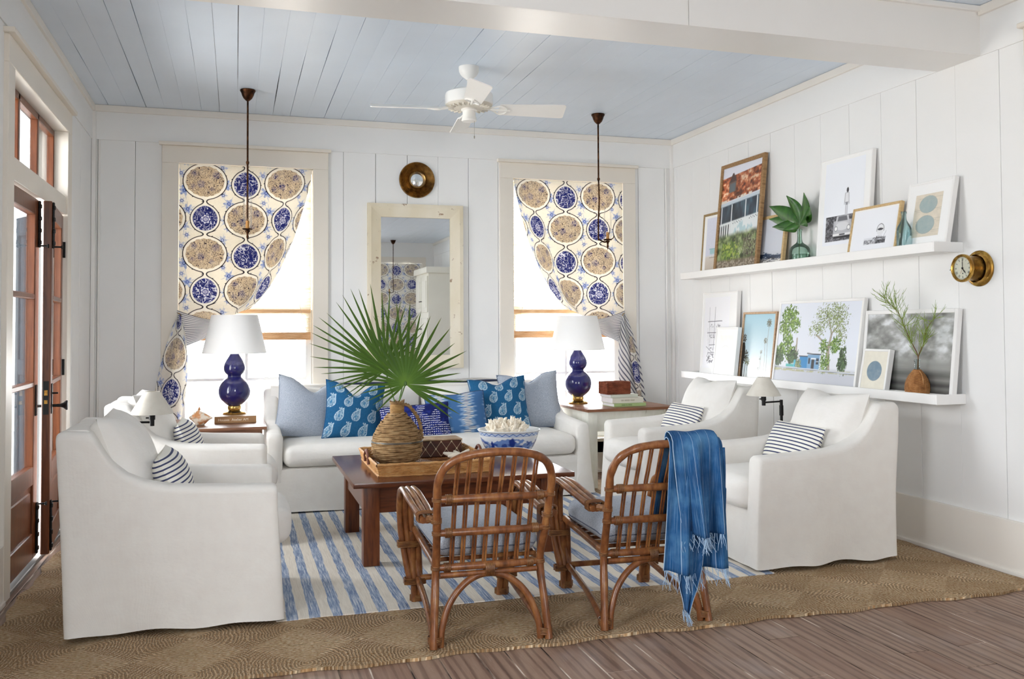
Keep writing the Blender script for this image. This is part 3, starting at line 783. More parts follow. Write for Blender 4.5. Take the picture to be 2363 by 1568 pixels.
def ikat(uv):
    x,y=uv[:,0],uv[:,1]; f=.5+.5*np.cos(x*2*PI/.155+.4); img=base(x,'#86a2c4')
    row=np.floor(y/.012); sh=(_h(row,row*0+3,5)-.5)*.05; f=.5+.5*np.cos((x+sh)*2*PI/.21+.9)
    img=put(img,sm(.35,.75,f),hexs('#466f9f')); st=(np.mod(y,.012)<.0055)
    img=put(img,sm(.30,.05,f)*np.where(st,1,.25),hexs('#f0ece0')); img=put(img,sm(.30,.05,f)*np.where(st,0,.8),hexs('#4a6288')); return img
def indigo(uv):
    x,y=uv[:,0],uv[:,1]; img=base(x,'#1d2560'); k=fbm(x*40,y*40,4,2); img=put(img,sm(.5,.7,k)*.5,hexs('#2e40a0'))
    cell=.0165; jx=(_h(np.floor(x/cell),np.floor(y/cell),2)-.5)*.25; jy=(_h(np.floor(x/cell),np.floor(y/cell),8)-.5)*.25
    lx=np.mod(x/cell,1)-.5-jx; ly=np.mod(y/cell,1)-.5-jy; zone=fbm(x*9,y*9,12,2)
    dots=inside(np.hypot(lx,ly)-.24,.08); bars=inside(np.maximum(np.abs(ly)-.13,np.abs(lx)-.46),.06)
    img=put(img,np.where(zone>.52,dots,np.where(zone>.44,bars,dots*.0)),hexs('#eceaf0')); return img
sofa_pillow('grey_pillow','large pale blue grey pillow at the left end of the sofa',.50,6.80,.455,.50,.47,.22,math.radians(14),math.radians(-20),M_grey,None,math.radians(11),26,.08,.10,fabric('pillow_edge','#9aa2ae'))
sofa_pillow('grey_pillow','large pale blue grey pillow at the right end of the sofa',2.28,6.86,.455,.50,.47,.22,math.radians(-6),math.radians(-18),M_grey,None,math.radians(-4),26,.08,.07,fabric('pillow_edge_dark','#7d8aa2'))
M_blue=plain('blue_fringe','#1d5684',.9)
sofa_pillow('paisley_pillow','teal blue paisley pillow leaning on the left grey pillow',.81,6.62,.455,.44,.44,.21,math.radians(4),math.radians(-18),M_print,paisley,math.radians(7),120,.085,.10,M_blue)
sofa_pillow('paisley_pillow','teal blue paisley pillow in front of the right grey pillow',1.98,6.72,.455,.46,.44,.20,math.radians(-4),math.radians(-16),M_print,paisley,math.radians(-4),120,.075,.05,M_blue)
sofa_pillow('ikat_pillow','pale blue ikat striped pillow beside the right paisley pillow',1.60,6.58,.455,.46,.34,.14,math.radians(-2),math.radians(-18),M_print,ikat,math.radians(-4),110,.045,.01,plain('ikat_edge','#3a4a68',.9))
sofa_pillow('indigo_pillow','dark indigo lumbar pillow with white dots in the middle of the sofa',1.27,6.52,.455,.52,.26,.13,math.radians(1),math.radians(-16),M_print,indigo,math.radians(-3),120,.04,.0,plain('indigo_edge','#151a40',.9))
# striped textile lying along the sofa back
t=NT('grain_sack_stripe'); u=t.n('ShaderNodeSeparateXYZ',Vector=t.co('UV')); v_=t.math('MULTIPLY',u.outputs[1],9.0); b=t.math('LESS_THAN',t.math('FRACT',v_),.38)
t.bs(Base_Color=t.mix(b,hexc('#f1efe9'),hexc('#2b3149')),Roughness=.95); M_sack=t.m
mb=MB()
def thr(u,v):
    x=.70+1.40*u; s_=v*.40; 
    if s_<.10: y,z=7.068-.0,.77+s_*.70
    elif s_<.30: y,z=7.068+(s_-.10)*.95,.844+.004*math.sin(x*14)
    else: y,z=7.268,.844-(s_-.30)
    return (x,y,z+.003*math.sin(x*9+v*5))
mb.grid(60,40,thr)
tag(mb.build('striped_throw',M_sack,None,mods=(('SOLIDIFY',dict(thickness=.006,offset=1)),)),'white throw with narrow navy stripes laid along the sofa back','throw')
# ------------------------------------------------------------------ coffee table
ct=thing('coffee_table','dark stained wooden coffee table on the striped rug in front of the sofa','coffee table',(1.185,5.24,.018))
x0,x1,y0,y1=-.605,.61,-.545,.53; TZ=.452
MB().box((x0,y0,TZ-.027),(x1,y1,TZ),.006,2).build('tabletop',M_table,ct)
for sx,sy in ((0,0),(1,0),(0,1),(1,1)):
    lx=-.54 if sx==0 else .53-.085; ly=-.45 if sy==0 else .37
    MB().box((lx,ly,0),(lx+.085,ly+.085,TZ-.027),.004,2).build('leg',M_tabley,ct)
MB().box((-.46,-.44,.275),(.45,-.418,TZ-.027),.003,1).build('apron',M_table,ct)
MB().box((-.46,.425,.275),(.45,.447,TZ-.027),.003,1).build('apron',M_table,ct)
MB().box((-.53,-.37,.275),(-.508,.38,TZ-.027),.003,1).build('apron',M_table,ct)
MB().box((.497,-.37,.275),(.519,.38,TZ-.027),.003,1).build('apron',M_table,ct)
TT=.47
# wicker tray
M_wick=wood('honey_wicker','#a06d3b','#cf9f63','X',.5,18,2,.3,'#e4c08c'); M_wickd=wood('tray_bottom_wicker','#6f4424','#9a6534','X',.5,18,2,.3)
tr=thing('wicker_tray','rectangular honey coloured wicker tray with leather handles on the coffee table','tray',(1.05,5.21,TT))
a,b=.31,.345
mb=MB()
def rect(t,a,b):
    P=2*(2*a+2*b); s=t*P
    if s<2*a: return (-a+s,-b)
    s-=2*a
    if s<2*b: return (a,-b+s)
    s-=2*b
    if s<2*a: return (a-s,b)
    s-=2*a; return (-a,b-s)
for r in range(8):
    z=.008+r*.0075; pts=[]; fl_=1+r*.006; nst=150
    for i in range(nst+1):
        x,y=rect((i/nst)%1,a*fl_,b*fl_); o=.0035*math.sin(PI*i+PI*r)*(1 if i%2 else -1); d=Vector((x/a,y/b)); 
        o=.0038*(1 if (i+r)%2 else -1)
        if abs(x)/(a*fl_)>abs(y)/(b*fl_): x+=o*(1 if x>0 else -1)
        else: y+=o*(1 if y>0 else -1)
        pts.append((x,y,z+.001*((i+r)%2)))
    mb.tube(pts,.0042,5,False)
for z,rr in ((.066,.0075),(.004,.006)): 
    pts=[rect((i/120)%1,a*1.05 if z>.05 else a*1.01,b*1.05 if z>.05 else b*1.01) for i in range(121)]
    mb.tube([(p[0],p[1],z+.0015*math.sin(i*2.4)) for i,p in enumerate(pts)],rr,6,False)
mb.build('rim',M_wick,tr)
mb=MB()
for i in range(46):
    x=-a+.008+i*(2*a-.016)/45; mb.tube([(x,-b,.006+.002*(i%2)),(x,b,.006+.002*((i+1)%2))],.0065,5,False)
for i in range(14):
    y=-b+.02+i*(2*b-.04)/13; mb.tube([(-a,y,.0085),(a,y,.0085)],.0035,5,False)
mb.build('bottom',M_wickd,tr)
M_leath=plain('tray_leather','#6d3d2c',.5)
for sgn in (-1,1):
    h=MB(); pts=[(sgn*(a+.022),y,.066+.035*math.cos(y/.07*PI/2)) for y in np.linspace(-.07,.07,13)]
    h.tube(pts,.009,8); h.tube([(sgn*(a+.02),-.07,.03),(sgn*(a+.022),-.07,.072)],.008,6); h.tube([(sgn*(a+.02),.07,.03),(sgn*(a+.022),.07,.072)],.008,6)
    h.build('handle',M_leath,tr)
# rope wrapped demijohn
M_rope=wood('seagrass_rope','#5e452e','#a0815a','X',.85,22,1.5,.6,'#bfa57c',.2)
jg=thing('wrapped_jug','big round jug wrapped in seagrass rope standing in the wicker tray','jug',(.905,5.27,TT+.011))
prof=[(.100,.008),(.122,.03),(.137,.06),(.143,.09),(.143,.12),(.138,.15),(.127,.18),(.112,.208),(.094,.234),(.076,.256),(.06,.274),(.047,.29)]
zz=[p[1] for p in prof]; rr=[p[0] for p in prof]
mb=MB(); pts=[]; N=24*34
for i in range(N+1):
    z=.008+(.282)*i/N; a_=2*PI*i/34; r0=float(np.interp(z,zz,rr))
    pts.append((r0*math.cos(a_)+.0015*math.sin(i*1.9),r0*math.sin(a_),z+.0022*math.sin(i*.83)))
rs=[.0072*(1+.36*math.sin(i*1.35)) for i in range(N+1)]
mb.tube(pts,rs,6); mb.lathe([(.0,.002),(.098,.002),(.12,.02),(.138,.06),(.14,.10),(.135,.15),(.108,.205),(.074,.252),(.045,.285)],32)
mb.build('body',M_rope,jg)
mb=MB(); mb.lathe([(.043,.285),(.038,.30),(.035,.33),(.036,.35),(.040,.358),(.028,.36),(.026,.30)],24)
for i in range(7): mb.ring((0,0,.292+i*.0075),.0385,.0045,'Z',20,6)
mb.build('neck',wood('neck_binding','#8d6b3f','#c19d64','X',.7,20,2,.3),jg)
mb=MB()
for i in range(26):
    a_=R.uniform(0,2*PI); mb.tube([(.035*math.cos(a_),.035*math.sin(a_),.345),(.042*math.cos(a_+.2),.042*math.sin(a_+.2),.362+R.uniform(-.004,.01))],.003,5)
mb.ring((0,0,.352),.038,.006,'Z',20,6); mb.build('rope_collar',M_rope,jg)
mb=MB(); P=smooth_path([(.03,-.01,.345),(.065,-.012,.335),(.10,-.012,.295),(.128,-.012,.245),(.140,-.012,.195),(.146,-.012,.145)],10)
for k in range(2):
    q=[]
    for i,p in enumerate(P): a_=i*.75+k*PI; q.append(p+Vector((.005*math.cos(a_),.005*math.sin(a_),.003*math.sin(a_))))
    mb.tube(q,.0075,6)
mb.build('handle',M_rope,jg)
mb=MB(); mb.ring((0,0,.132),.149,.0022,'Z',48,6); mb.ring((0,0,.127),.149,.0022,'Z',48,6); mb.build('wire_band',metal('old_wire','#8b8c88',.4,'#55564f'),jg)
# palm leaves
t=NT('palm_green'); v=t.co('UV'); sx=t.n('ShaderNodeSeparateXYZ',Vector=v)
vein=t.wave(t.co('UV',scale=(1,0,0)),1.6,0,'X')
c=t.mix(.3,t.ramp(sx.outputs[1],[(.0,hexc('#7da13f')),(.15,hexc('#52752c')),(.4,hexc('#3c581b')),(.85,hexc('#324a17')),(1,hexc('#6a6a35'))]),t.ramp(vein,[(0,hexc('#263f15')),(1,hexc('#4a6e2d'))]))
t.bs(Base_Color=c,Roughness=.5); t.b.inputs['Specular IOR Level'].default_value=.22
tl=t.n('ShaderNodeBsdfTranslucent',Color=hexc('#7fa63c')); mx=t.n('ShaderNodeMixShader',i0=.12); t.t.links.new(t.b.outputs[0],mx.inputs[1]); t.t.links.new(tl.outputs[0],mx.inputs[2]); t.t.links.new(mx.outputs[0],t.out.inputs[0])
M_palm=t.m; M_stem=plain('green_stem','#4f6f30',.5)
def palm(label,hub,fan,stem,rz,tilt,seed,wid=1.0):
    rr_=random.Random(seed); o=thing('palm_leaf',label,'leaf',hub,0,'fan palm leaves in the jug'); o.rotation_euler=(Matrix.Rotation(rz,3,'Z')@Matrix.Rotation(tilt,3,'X')).to_euler()
    mb=MB(); angs=[f[0] for f in fan]; lens=[f[1] for f in fan]; a0,a1=angs[0],angs[-1]; n=28
    for i in range(n):
        ad=a0+(a1-a0)*i/(n-1)+rr_.uniform(-2,2); L=float(np.interp(ad,angs,lens))*rr_.uniform(.93,1.04); a_=math.radians(ad)
        d=Vector((math.sin(a_),0,math.cos(a_))); s_=Vector((math.cos(a_),0,-math.sin(a_))); half=math.radians((a1-a0)/(n-1)/2)
        dz=rr_.uniform(-.012,.012); droop=rr_.uniform(-.01,.03); m=14; vs=[];uv=[]; wm=max(.0045,L*.33*half*.9)*wid
        for k in range(m):
            t_=k/(m-1); w=min(L*t_*half*1.12,wm*1.05)*(1 if t_<.42 else ((1-t_)/.58)**.75)+.0004
            c_=d*(L*t_)+Vector((0,dz*t_-droop*t_*t_ - .02*t_*(1-t_),-.02*max(0,t_-.6)*abs(math.sin(a_))))
            fold=w*.55*min(1,t_*4)
            vs+= [c_-s_*w+Vector((0,fold*.5,0)),c_+Vector((0,-fold*.5,0)),c_+s_*w+Vector((0,fold*.5,0))]
            uv+= [(0,t_),(.5,t_),(1,t_)]
        fs=[]
        for k in range(m-1):
            for j in (0,1): q=k*3+j; fs.append((q,q+1,q+4,q+3))
        mb.add(vs,fs,uv)
    mb.build('blade',M_palm,o,angle=80)
    Mi=o.rotation_euler.to_matrix().inverted(); e=[Mi@(Vector(p)-Vector(hub)) for p in stem]
    MB().tube(smooth_path(e,6),.0042,7).lathe([(.0,-.012),(.009,-.006),(.010,.006),(.004,.018)],10).build('stalk',M_stem,o)
palm('fan palm leaf on the right of the pair in the rope jug',(.942,5.20,.945),[(-128,.24),(-100,.27),(-80,.30),(-60,.34),(-40,.42),(-20,.46),(0,.475),(20,.47),(40,.45),(60,.42),(80,.36),(100,.36),(116,.38),(128,.36)],[(.942,5.20,.945),(.925,5.23,.88),(.908,5.265,.80),(.905,5.27,.60)],math.radians(6),math.radians(-10),3)
palm('fan palm leaf on the left of the pair in the rope jug',(.845,5.33,1.02),[(-125,.26),(-105,.33),(-90,.40),(-72,.46),(-60,.50),(-45,.48),(-30,.52),(-15,.53),(-2,.50),(12,.44),(28,.42),(42,.36),(60,.25)],[(.845,5.33,1.02),(.87,5.31,.93),(.897,5.275,.80),(.91,5.27,.60)],math.radians(-4),math.radians(-6),8)
o=thing('palm_leaf','cut palm stalk without a blade in the rope jug','stem',(.90,5.26,.60)); MB().tube([(0,0,0),(.004,.005,.2),(.035,.0,.33)],.0038,7).build('stalk',M_stem,o); o.name='palm_stalk'
# box, star, bowl
bx=thing('lidded_box','brown lidded box with a pale diamond lattice in the wicker tray','box',(1.20,5.50,TT+.0135))
M_boxb=wood('box_brown','#3c1d12','#5f2f1d','X',.45,10,3,.1); M_boxt=fabric('box_rattan_lid','#b9a084','#8f765a',900,.8,.2,30,.4); M_inlay=plain('bone_inlay','#d8c6a6',.6)
MB().box((-.13,-.085,0),(.13,.085,.098),.003,1).build('body',M_boxb,bx)
MB().box((-.133,-.088,.098),(.133,.088,.108),.003,1).build('lid',M_boxt,bx)
mb=MB()
for i in range(4):
    xa=-.13+.065*i
    for p,q in (((xa,.004),(xa+.065,.094)),((xa+.065,.004),(xa,.094))):
        mb.tube([(p[0],-.086,p[1]),(q[0],-.086,q[1])],.0010,5)
    mb.ring((xa+.0325,-.086,.049-.0),.0045,.0010,'Y',14,5)
    mb.ring((xa+.065,-.086,.092),.004,.0010,'Y',14,5)
for j in range(2):
    ya=-.085+.085*j
    for p,q in (((ya,.004),(ya+.085,.094)),((ya+.085,.004),(ya,.094))): mb.tube([(-.131,p[0],p[1]),(-.131,q[0],q[1])],.0010,5)
mb.build('lattice_inlay',M_inlay,bx)
M_coral=paint('bleached_coral','#efe6d6',.8,.2,.06,.6)
st=thing('starfish','white knobbed starfish at the right front of the wicker tray','starfish',(1.255,5.17,TT+.017),.4)
mb=MB()
for i in range(6):
    a_=2*PI*i/6+.2; L=.098*R.uniform(.85,1.1); e=R.uniform(.0,.06)
    mb.tube([(0,0,.018),(L*.5*math.cos(a_),L*.5*math.sin(a_),.026+e*.3),(L*math.cos(a_),L*math.sin(a_),.012+e)],[.03,.018,.005],8,True,5)
for i in range(60):
    a_=R.uniform(0,2*PI); r_=R.uniform(0,.04); z=.04-r_*.35; mb.tube([(r_*math.cos(a_),r_*math.sin(a_),z-.006),(r_*1.15*math.cos(a_),r_*1.15*math.sin(a_),z+.008)],[.004,.0018],5)
mb.build('body',M_coral,st)
bw=thing('porcelain_bowl','blue and white porcelain bowl with a painted landscape on the coffee table','bowl',(1.645,5.46,TT))
def bowlcol(uv,vs):
    u=uv[:,0]*2*PI; z=vs[:,2]; r=np.hypot(vs[:,0],vs[:,1]); img=base(z,'#e9edf0'); x=u*.16
    img=put(img,sm(.35,.75,fbm(x*14,z*16,2))*sm(.03,.07,z)*sm(.135,.10,z)*.35,hexs('#b9cbe0'))
    L=fbm(x*16,z*34,6,4)-.52
    hill=(.078+.030*np.abs(np.sin(x*11))+.018*fbm(x*60,z*0,4)); body=inside(z-hill,.003)*sm(.035,.05,z)
    img=put(img,body*sm(-.14,.02,L)*.95,hexs('#2f4d9c')); img=put(img,body*sm(.02,.12,fbm(x*40,z*60,9)-.45),hexs('#6f8fca'))
    img=put(img,inside(np.abs(z-.034-.004*np.sin(x*30))-.004,.002)*sm(.4,.6,fbm(x*22,z*20,11))*.8,hexs('#4c6db5'))
    for cx,hgt,w in ((.42,.112,.018),(.60,.10,.013),(.15,.10,.014),(.86,.108,.018),(.30,.09,.012),(.72,.1,.014)):
        d=np.abs(np.mod(u/(2*PI)-cx+.5,1)-.5)*1.0; img=put(img,inside(np.hypot(d/w,(z-hgt+.02)/.026)-1+.9*(fbm(x*90,z*90,3)-.5),.25),hexs('#223c8c'))
    for cx in np.linspace(0,1,17)[:-1]:
        if int(cx*16)%5<2: continue
        d=np.abs(np.mod(u/(2*PI)-cx+.5,1)-.5)*1.0; img=put(img,inside(np.abs(np.hypot(d*1.0,(z-.055))-.006)-.0015,.001),hexs('#e6ebf2'))
    zg=np.abs(np.mod(u/(2*PI)*26,1)-.5)*2; band=rectm(z,z*0,.134,.150,-1,1,.0008); img=put(img,band,hexs('#c9d8ea'))
    img=put(img,inside(np.abs(z-.136-.012*zg)-.0028,.0012)*(z>.13)*(z<.152),hexs('#5273b8'))
    for zz_ in (.1325,.152): img=put(img,inside(np.abs(z-zz_)-.0009,.0006),hexs('#5b7cc0'))
    return img
pr=[(.10,.0),(.115,.0),(.118,.01),(.132,.025),(.155,.055),(.172,.09),(.183,.125),(.189,.15),(.196,.157)]
zs=np.linspace(0,len(pr)-1,90); prf=[(float(np.interp(q,range(len(pr)),[p[0] for p in pr])),float(np.interp(q,range(len(pr)),[p[1] for p in pr]))) for q in zs]
MB().lathe(prf,360,col=bowlcol).build('bowl_body',pigment('glazed_porcelain',.18,.5,0,0,.3),bw).rotation_euler=(0,0,1.9)
MB().lathe([(.196,.157),(.198,.162),(.193,.164),(.186,.155),(.170,.09),(.13,.03),(.0,.02)],96).build('rim',plain('white_glaze','#e9ecef',.2),bw)
co=thing('coral','branching white coral heaped in the blue and white bowl','coral',(1.63,5.46,TT+.158)); mb=MB()
for i in range(120):
    a_=R.uniform(0,2*PI); r_=.12*math.sqrt(R.random()); top=.055*(1-(r_/.14)**2)+.005; b_=Vector((r_*math.cos(a_),r_*math.sin(a_),top-.035))
    d=Vector((r_*math.cos(a_)*3+R.uniform(-.2,.2),r_*math.sin(a_)*3+R.uniform(-.25,.25),.42)).normalized(); L=R.uniform(.03,.06)
    mb.tube([b_,b_+d*L*.6,b_+d*L],[.0095,.0085,.0052],7)
    for k in range(2):
        e=(d+Vector((R.uniform(-.7,.7),R.uniform(-.7,.7),R.uniform(-.2,.3)))).normalized(); q=b_+d*L*R.uniform(.4,.8); mb.tube([q,q+e*L*.42],[.0068,.0042],6)
mb.lathe([(.0,.03),(.07,.022),(.12,0),(.13,-.02)],24); mb.build('branches',M_coral,co)
# ------------------------------------------------------------------ end tables and lamps
M_oldtop=wood('worn_tabletop','#5d3b28','#8a5a3c','X',.4,4,10,.2,'#a87a58')
t=NT('chipped_white_paint'); f=t.noise(t.co('Object',scale=(1,1,.35)),9,5,.7)
t.bs(Base_Color=t.ramp(f,[(.34,hexc('#8c8372')),(.39,hexc('#dcdccf')),(.6,hexc('#e8e8df'))]),Roughness=.65); t.bump(f,.3,.002); M_chip=t.m
et=thing('end_table','weathered white end table with a brown plank top right of the sofa','end table',(2.985,6.97,0),math.radians(3))
x0,x1,y0,y1=-.395,.40,-.40,.37
MB().box((x0,y0,.607),(x1,y1,.63),.007,2).build('tabletop',M_oldtop,et)
for sx in (0,1):
    for sy in (0,1):
        lx=x0+.02 if sx==0 else x1-.10; ly=y0+.03 if sy==0 else y1-.11
        MB().box((lx,ly,0),(lx+.08,ly+.08,.607),.004,2).build('leg',M_chip,et)
for lo,hi in (((x0+.10,y0+.045,.45),(x1-.10,y0+.067,.607)),((x0+.10,y1-.06,.45),(x1-.10,y1-.04,.607)),((x0+.035,y0+.11,.45),(x0+.057,y1-.11,.607)),((x1-.06,y0+.11,.45),(x1-.04,y1-.11,.607))): MB().box(lo,hi,.003,1).build('apron',M_chip,et)
el=thing('end_table','brown wooden side table with slim legs at the left of the sofa','end table',(-.10,6.92,0))
M_elt=wood('side_table_wood','#6b4630','#98694a','X',.45,5,10,.2)
MB().box((-.36,-.37,.565),(.31,.36,.588),.006,2).build('tabletop',M_elt,el)
for sx in (-.33,.245):
    for sy in (-.33,.29): MB().tube([(sx+.02,sy+.02,0),(sx+.02,sy+.02,.566)],[.013,.018],8).build('leg',M_elt,el)
for lo,hi in (((-.31,-.325,.535),(.255,-.305,.565)),((-.31,.31,.535),(.255,.33,.565))): MB().box(lo,hi,.003,1).build('apron',M_elt,el)
for sy in (-.31,.31): MB().tube([(.14,sy,.54),(.255,sy,.33)],.006,6).build('brace',M_elt,el)
t=NT('navy_glaze'); t.bs(Base_Color=hexc('#1d1d5c'),Roughness=.12,Coat_Weight=.4,Coat_Roughness=.04); M_navy=t.m
t=NT('white_lampshade'); t.bs(Base_Color=hexc('#fafafa'),Roughness=.9); tl=t.n('ShaderNodeBsdfTranslucent',Color=hexc('#fbfaf8')); mx=t.n('ShaderNodeMixShader',i0=.26); t.t.links.new(t.b.outputs[0],mx.inputs[1]); t.t.links.new(tl.outputs[0],mx.inputs[2]); t.t.links.new(mx.outputs[0],t.out.inputs[0]); M_shade=t.m
def table_lamp(label,loc):
    o=thing('table_lamp',label,'lamp',loc,0,'navy gourd table lamps')
    MB().lathe([(0,0),(.083,0),(.084,.012),(.078,.018),(.066,.022),(.055,.03),(.048,.034),(.05,.042),(.05,.055),(.046,.062)],40).build('base',M_brass2,o)
    pr=[(.046,.06),(.066,.074),(.094,.10),(.11,.13),(.116,.165),(.112,.20),(.097,.232),(.074,.258),(.057,.272),(.052,.28),(.056,.288),(.068,.302),(.077,.32),(.080,.34),(.077,.362),(.066,.39),(.05,.415),(.037,.436),(.03,.452),(.028,.462),(.0,.464)]
    P=smooth_path([(p[0],0,p[1]) for p in pr],4); MB().lathe([(max(0,p.x),p.z) for p in P],48).build('body',M_navy,o)
    MB().lathe([(.012,.46),(.012,.50),(.016,.505),(.016,.53),(.0,.532)],16).tube([(.05,0,.52),(.07,0,.62),(.02,0,.71),(0,0,.715)],.0018,5,True,5).tube([(-.05,0,.52),(-.07,0,.62),(-.02,0,.71),(0,0,.715)],.0018,5,True,5).build('socket',M_brass2,o)
    MB().lathe([(.232,.45),(.166,.735)],64).lathe([(.229,.45),(.163,.735)],64).lathe([(.229,.45),(.232,.45)],64).lathe([(.163,.735),(.166,.735)],64).build('lamp_shade',M_shade,o); return o
l1=table_lamp('navy gourd table lamp with white shade on the book at the left window',(-.008,7.05,.6385))
l2=copy_thing(l1,(2.745,7.10,.6305),0,'navy gourd table lamp with white shade on the end table at the right window')
M_paper=paint('page_paper','#e7e5e6',.8,.2,.03,.2)
def book(label,loc,rz,w,d,h,hx,title=None,tc='#ffffff',ts=.02,grp=None,x_off=0):
    o=thing('book',label,'book',loc,rz,grp); M=paint('book_cloth_'+hx.strip('#'),hx,.6,.3,.03,.1)
    mb=MB().box((-w/2,-d/2,0),(w/2,d/2,.0025)).box((-w/2,-d/2,h-.0025),(w/2,d/2,h)).box((-w/2,-d/2,.0),(w/2,-d/2+.003,h),.001,1); mb.build('cover',M,o,smooth=False)
    MB().box((-w/2+.004,-d/2+.003,.0025),(w/2-.004,d/2-.004,h-.0025)).build('pages',M_paper,o,smooth=False)
    if title:
        mb=MB(); Mx=Matrix.Translation((x_off,-d/2-.0006,h/2))@Matrix.Rotation(PI/2,4,'X'); 
        if title[0]=='|':
            rq=random.Random(len(title)); xx=-ts*.42*len(title)/2
            for ch in title:
                if ch=='|':
                    for q in range(2): mb.box((x_off+xx+q*ts*.2,-d/2-.0008,h/2-ts*.36),(x_off+xx+q*ts*.2+ts*.09,-d/2-.0002,h/2+ts*.36))
                    zq=h/2+ts*rq.choice((-.3,0,.24)); mb.box((x_off+xx,-d/2-.0008,zq),(x_off+xx+ts*.28,-d/2-.0002,zq+ts*.09))
                xx+=ts*.42
        else: text_mesh(mb,title,ts,Mx)
        mb.build('spine_title',plain('title_ink',tc,.6),o,smooth=False)
book('thick tan book with a lettered spine lying under the left table lamp',(.0,6.97,.5885),0,.292,.23,.049,'#a07a54','Houses  Atelier AM','#f1e6d2',.026,None,-.015)
gb='books stacked on the right end table'
book('green spined book at the bottom of the stack on the right end table',(3.03,6.80,.6305),math.radians(4),.29,.22,.026,'#a9bf85','|||||| || ||||||','#5f7350',.014,gb,-.03)
book('thick cream book in the middle of the stack on the right end table',(3.018,6.81,.657),math.radians(3),.278,.22,.044,'#d6d2c4','||| |||||| |||||','#b3ae9c',.018,gb,0)
book('thin grey book on top of the stack on the right end table',(2.995,6.825,.7015),math.radians(5),.25,.20,.024,'#c6c7ba',None,'#ffffff',.02,gb)
bk=thing('woven_box','small reddish brown woven box on top of the book stack','box',(2.955,6.815,.726),math.radians(6))
M_weave=wood('reddish_reed','#5a2a1a','#8d4a30','X',.5,16,2,.3,'#a9684a')
mb=MB()
for r in range(13):
    pts=[]; z=.005+r*.0072
    for i in range(97):
        x,y=rect((i/96)%1,.105,.075); o=.0026*(1 if (i+r)%2 else -1)
        if abs(x)/.105>abs(y)/.075: x+=o*(1 if x>0 else -1)
        else: y+=o*(1 if y>0 else -1)
        pts.append((x,y,z))
    mb.tube(pts,.0042,5,False)
mb.box((-.103,-.073,0),(.103,.073,.09)); mb.build('body',M_weave,bk)
mb=MB().box((-.107,-.077,.0895),(.107,.077,.099),.003,1)
for i in range(24): mb.tube([(-.107,-.073+i*.00635,.0985),(.107,-.073+i*.00635,.0985)],.0035,5,False)
mb.build('lid',M_weave,bk)
# conch shell
cs=thing('conch_shell','spiky cream and orange conch shell on the left side table','shell',(-.235,6.80,.5885),2.75)
mb=MB()
ax_=[-.085,-.07,-.045,-.02,0,.018,.026,.032,.036,.044,.048,.053,.060,.064,.069,.076,.080,.084,.090]; rd=[.006,.012,.026,.041,.050,.054,.052,.040,.034,.037,.035,.026,.025,.022,.016,.015,.012,.008,.001]
def shw(a,z):
    t_=(z+.01)/.04; return .10*math.cos(a)+(.50*max(0,math.cos(a*3.5))**4*math.exp(-((z-.019)/.010)**2))+.22*max(0,math.cos(a*4+1))**4*math.exp(-((z-.046)/.006)**2)+.35*math.exp(-((a-4.6)/.5)**2)*math.exp(-((z+.02)/.035)**2)
zq=np.linspace(-.085,.090,70)
mb.lathe([(float(np.interp(z,ax_,rd)),float(z)) for z in zq],72,(0,0,.052),'X',wob=shw,col=lambda uv,v: hexs('#f4e9d8')[None,:]+(hexs('#d9925c')-hexs('#f4e9d8'))[None,:]*np.clip((fbm(uv[:,0]*14,uv[:,1]*9,4,3)-.46)*4,0,.9)[:,None])
mb.build('shell_body',pigment('shell',.35,.4,40),cs)
# swing arm floor lamps
M_shade2=fabric('linen_lampshade','#ddd8cd','#d3cdc1',1400,.9,.05,9,.2)
def swing(label,shade,arm_e,pole,sgn):
    o=thing('floor_lamp',label,'lamp',(pole[0],pole[1],.0),0,'black swing arm floor lamps'); px,py=pole[0],pole[1]; L=lambda p:(p[0]-px,p[1]-py,p[2])
    sx,sy,sz=shade; z0=.012
    MB().lathe([(0,z0),(.11,z0),(.112,z0+.012),(.10,z0+.02),(.02,z0+.026),(0,z0+.026)],32).build('base',M_iron,o)
    MB().tube([(0,0,z0+.02),(0,0,.745)],.009,10).tube([(0,0,.70),(0,0,.765)],.013,10).build('pole',M_iron,o)
    mb=MB().tube([(0,0,.765),(0,0,.80)],.010,10).tube([(0,0,.79),L((sx-sgn*.0,sy,.787))],.0055,8).tube([L((sx,sy,.768)),L((sx,sy,.832))],.012,10).tube([L((sx,sy,.80)),L((sx,sy,.86))],.016,10); mb.tube([L((sx-.03,sy-.0,.81)),L((sx,sy,.81))],.004,6)
    mb.build('swing_arm',M_iron,o)
    q=L((sx,sy,0)); MB().lathe([(.108,.832),(.038,.947)],48,q).lathe([(.105,.832),(.035,.947)],48,q).lathe([(.105,.832),(.108,.832)],48,q).lathe([(.035,.947),(.038,.947)],48,q).build('lamp_shade',M_shade2,o); return o
swing('black swing arm floor lamp with a cream cone shade between the two left armchairs',(-.415,5.05,.832),None,(-.575,5.06),1)
swing('black swing arm floor lamp with a cream cone shade between the two right armchairs',(3.20,5.02,.832),None,(3.335,5.03),-1)
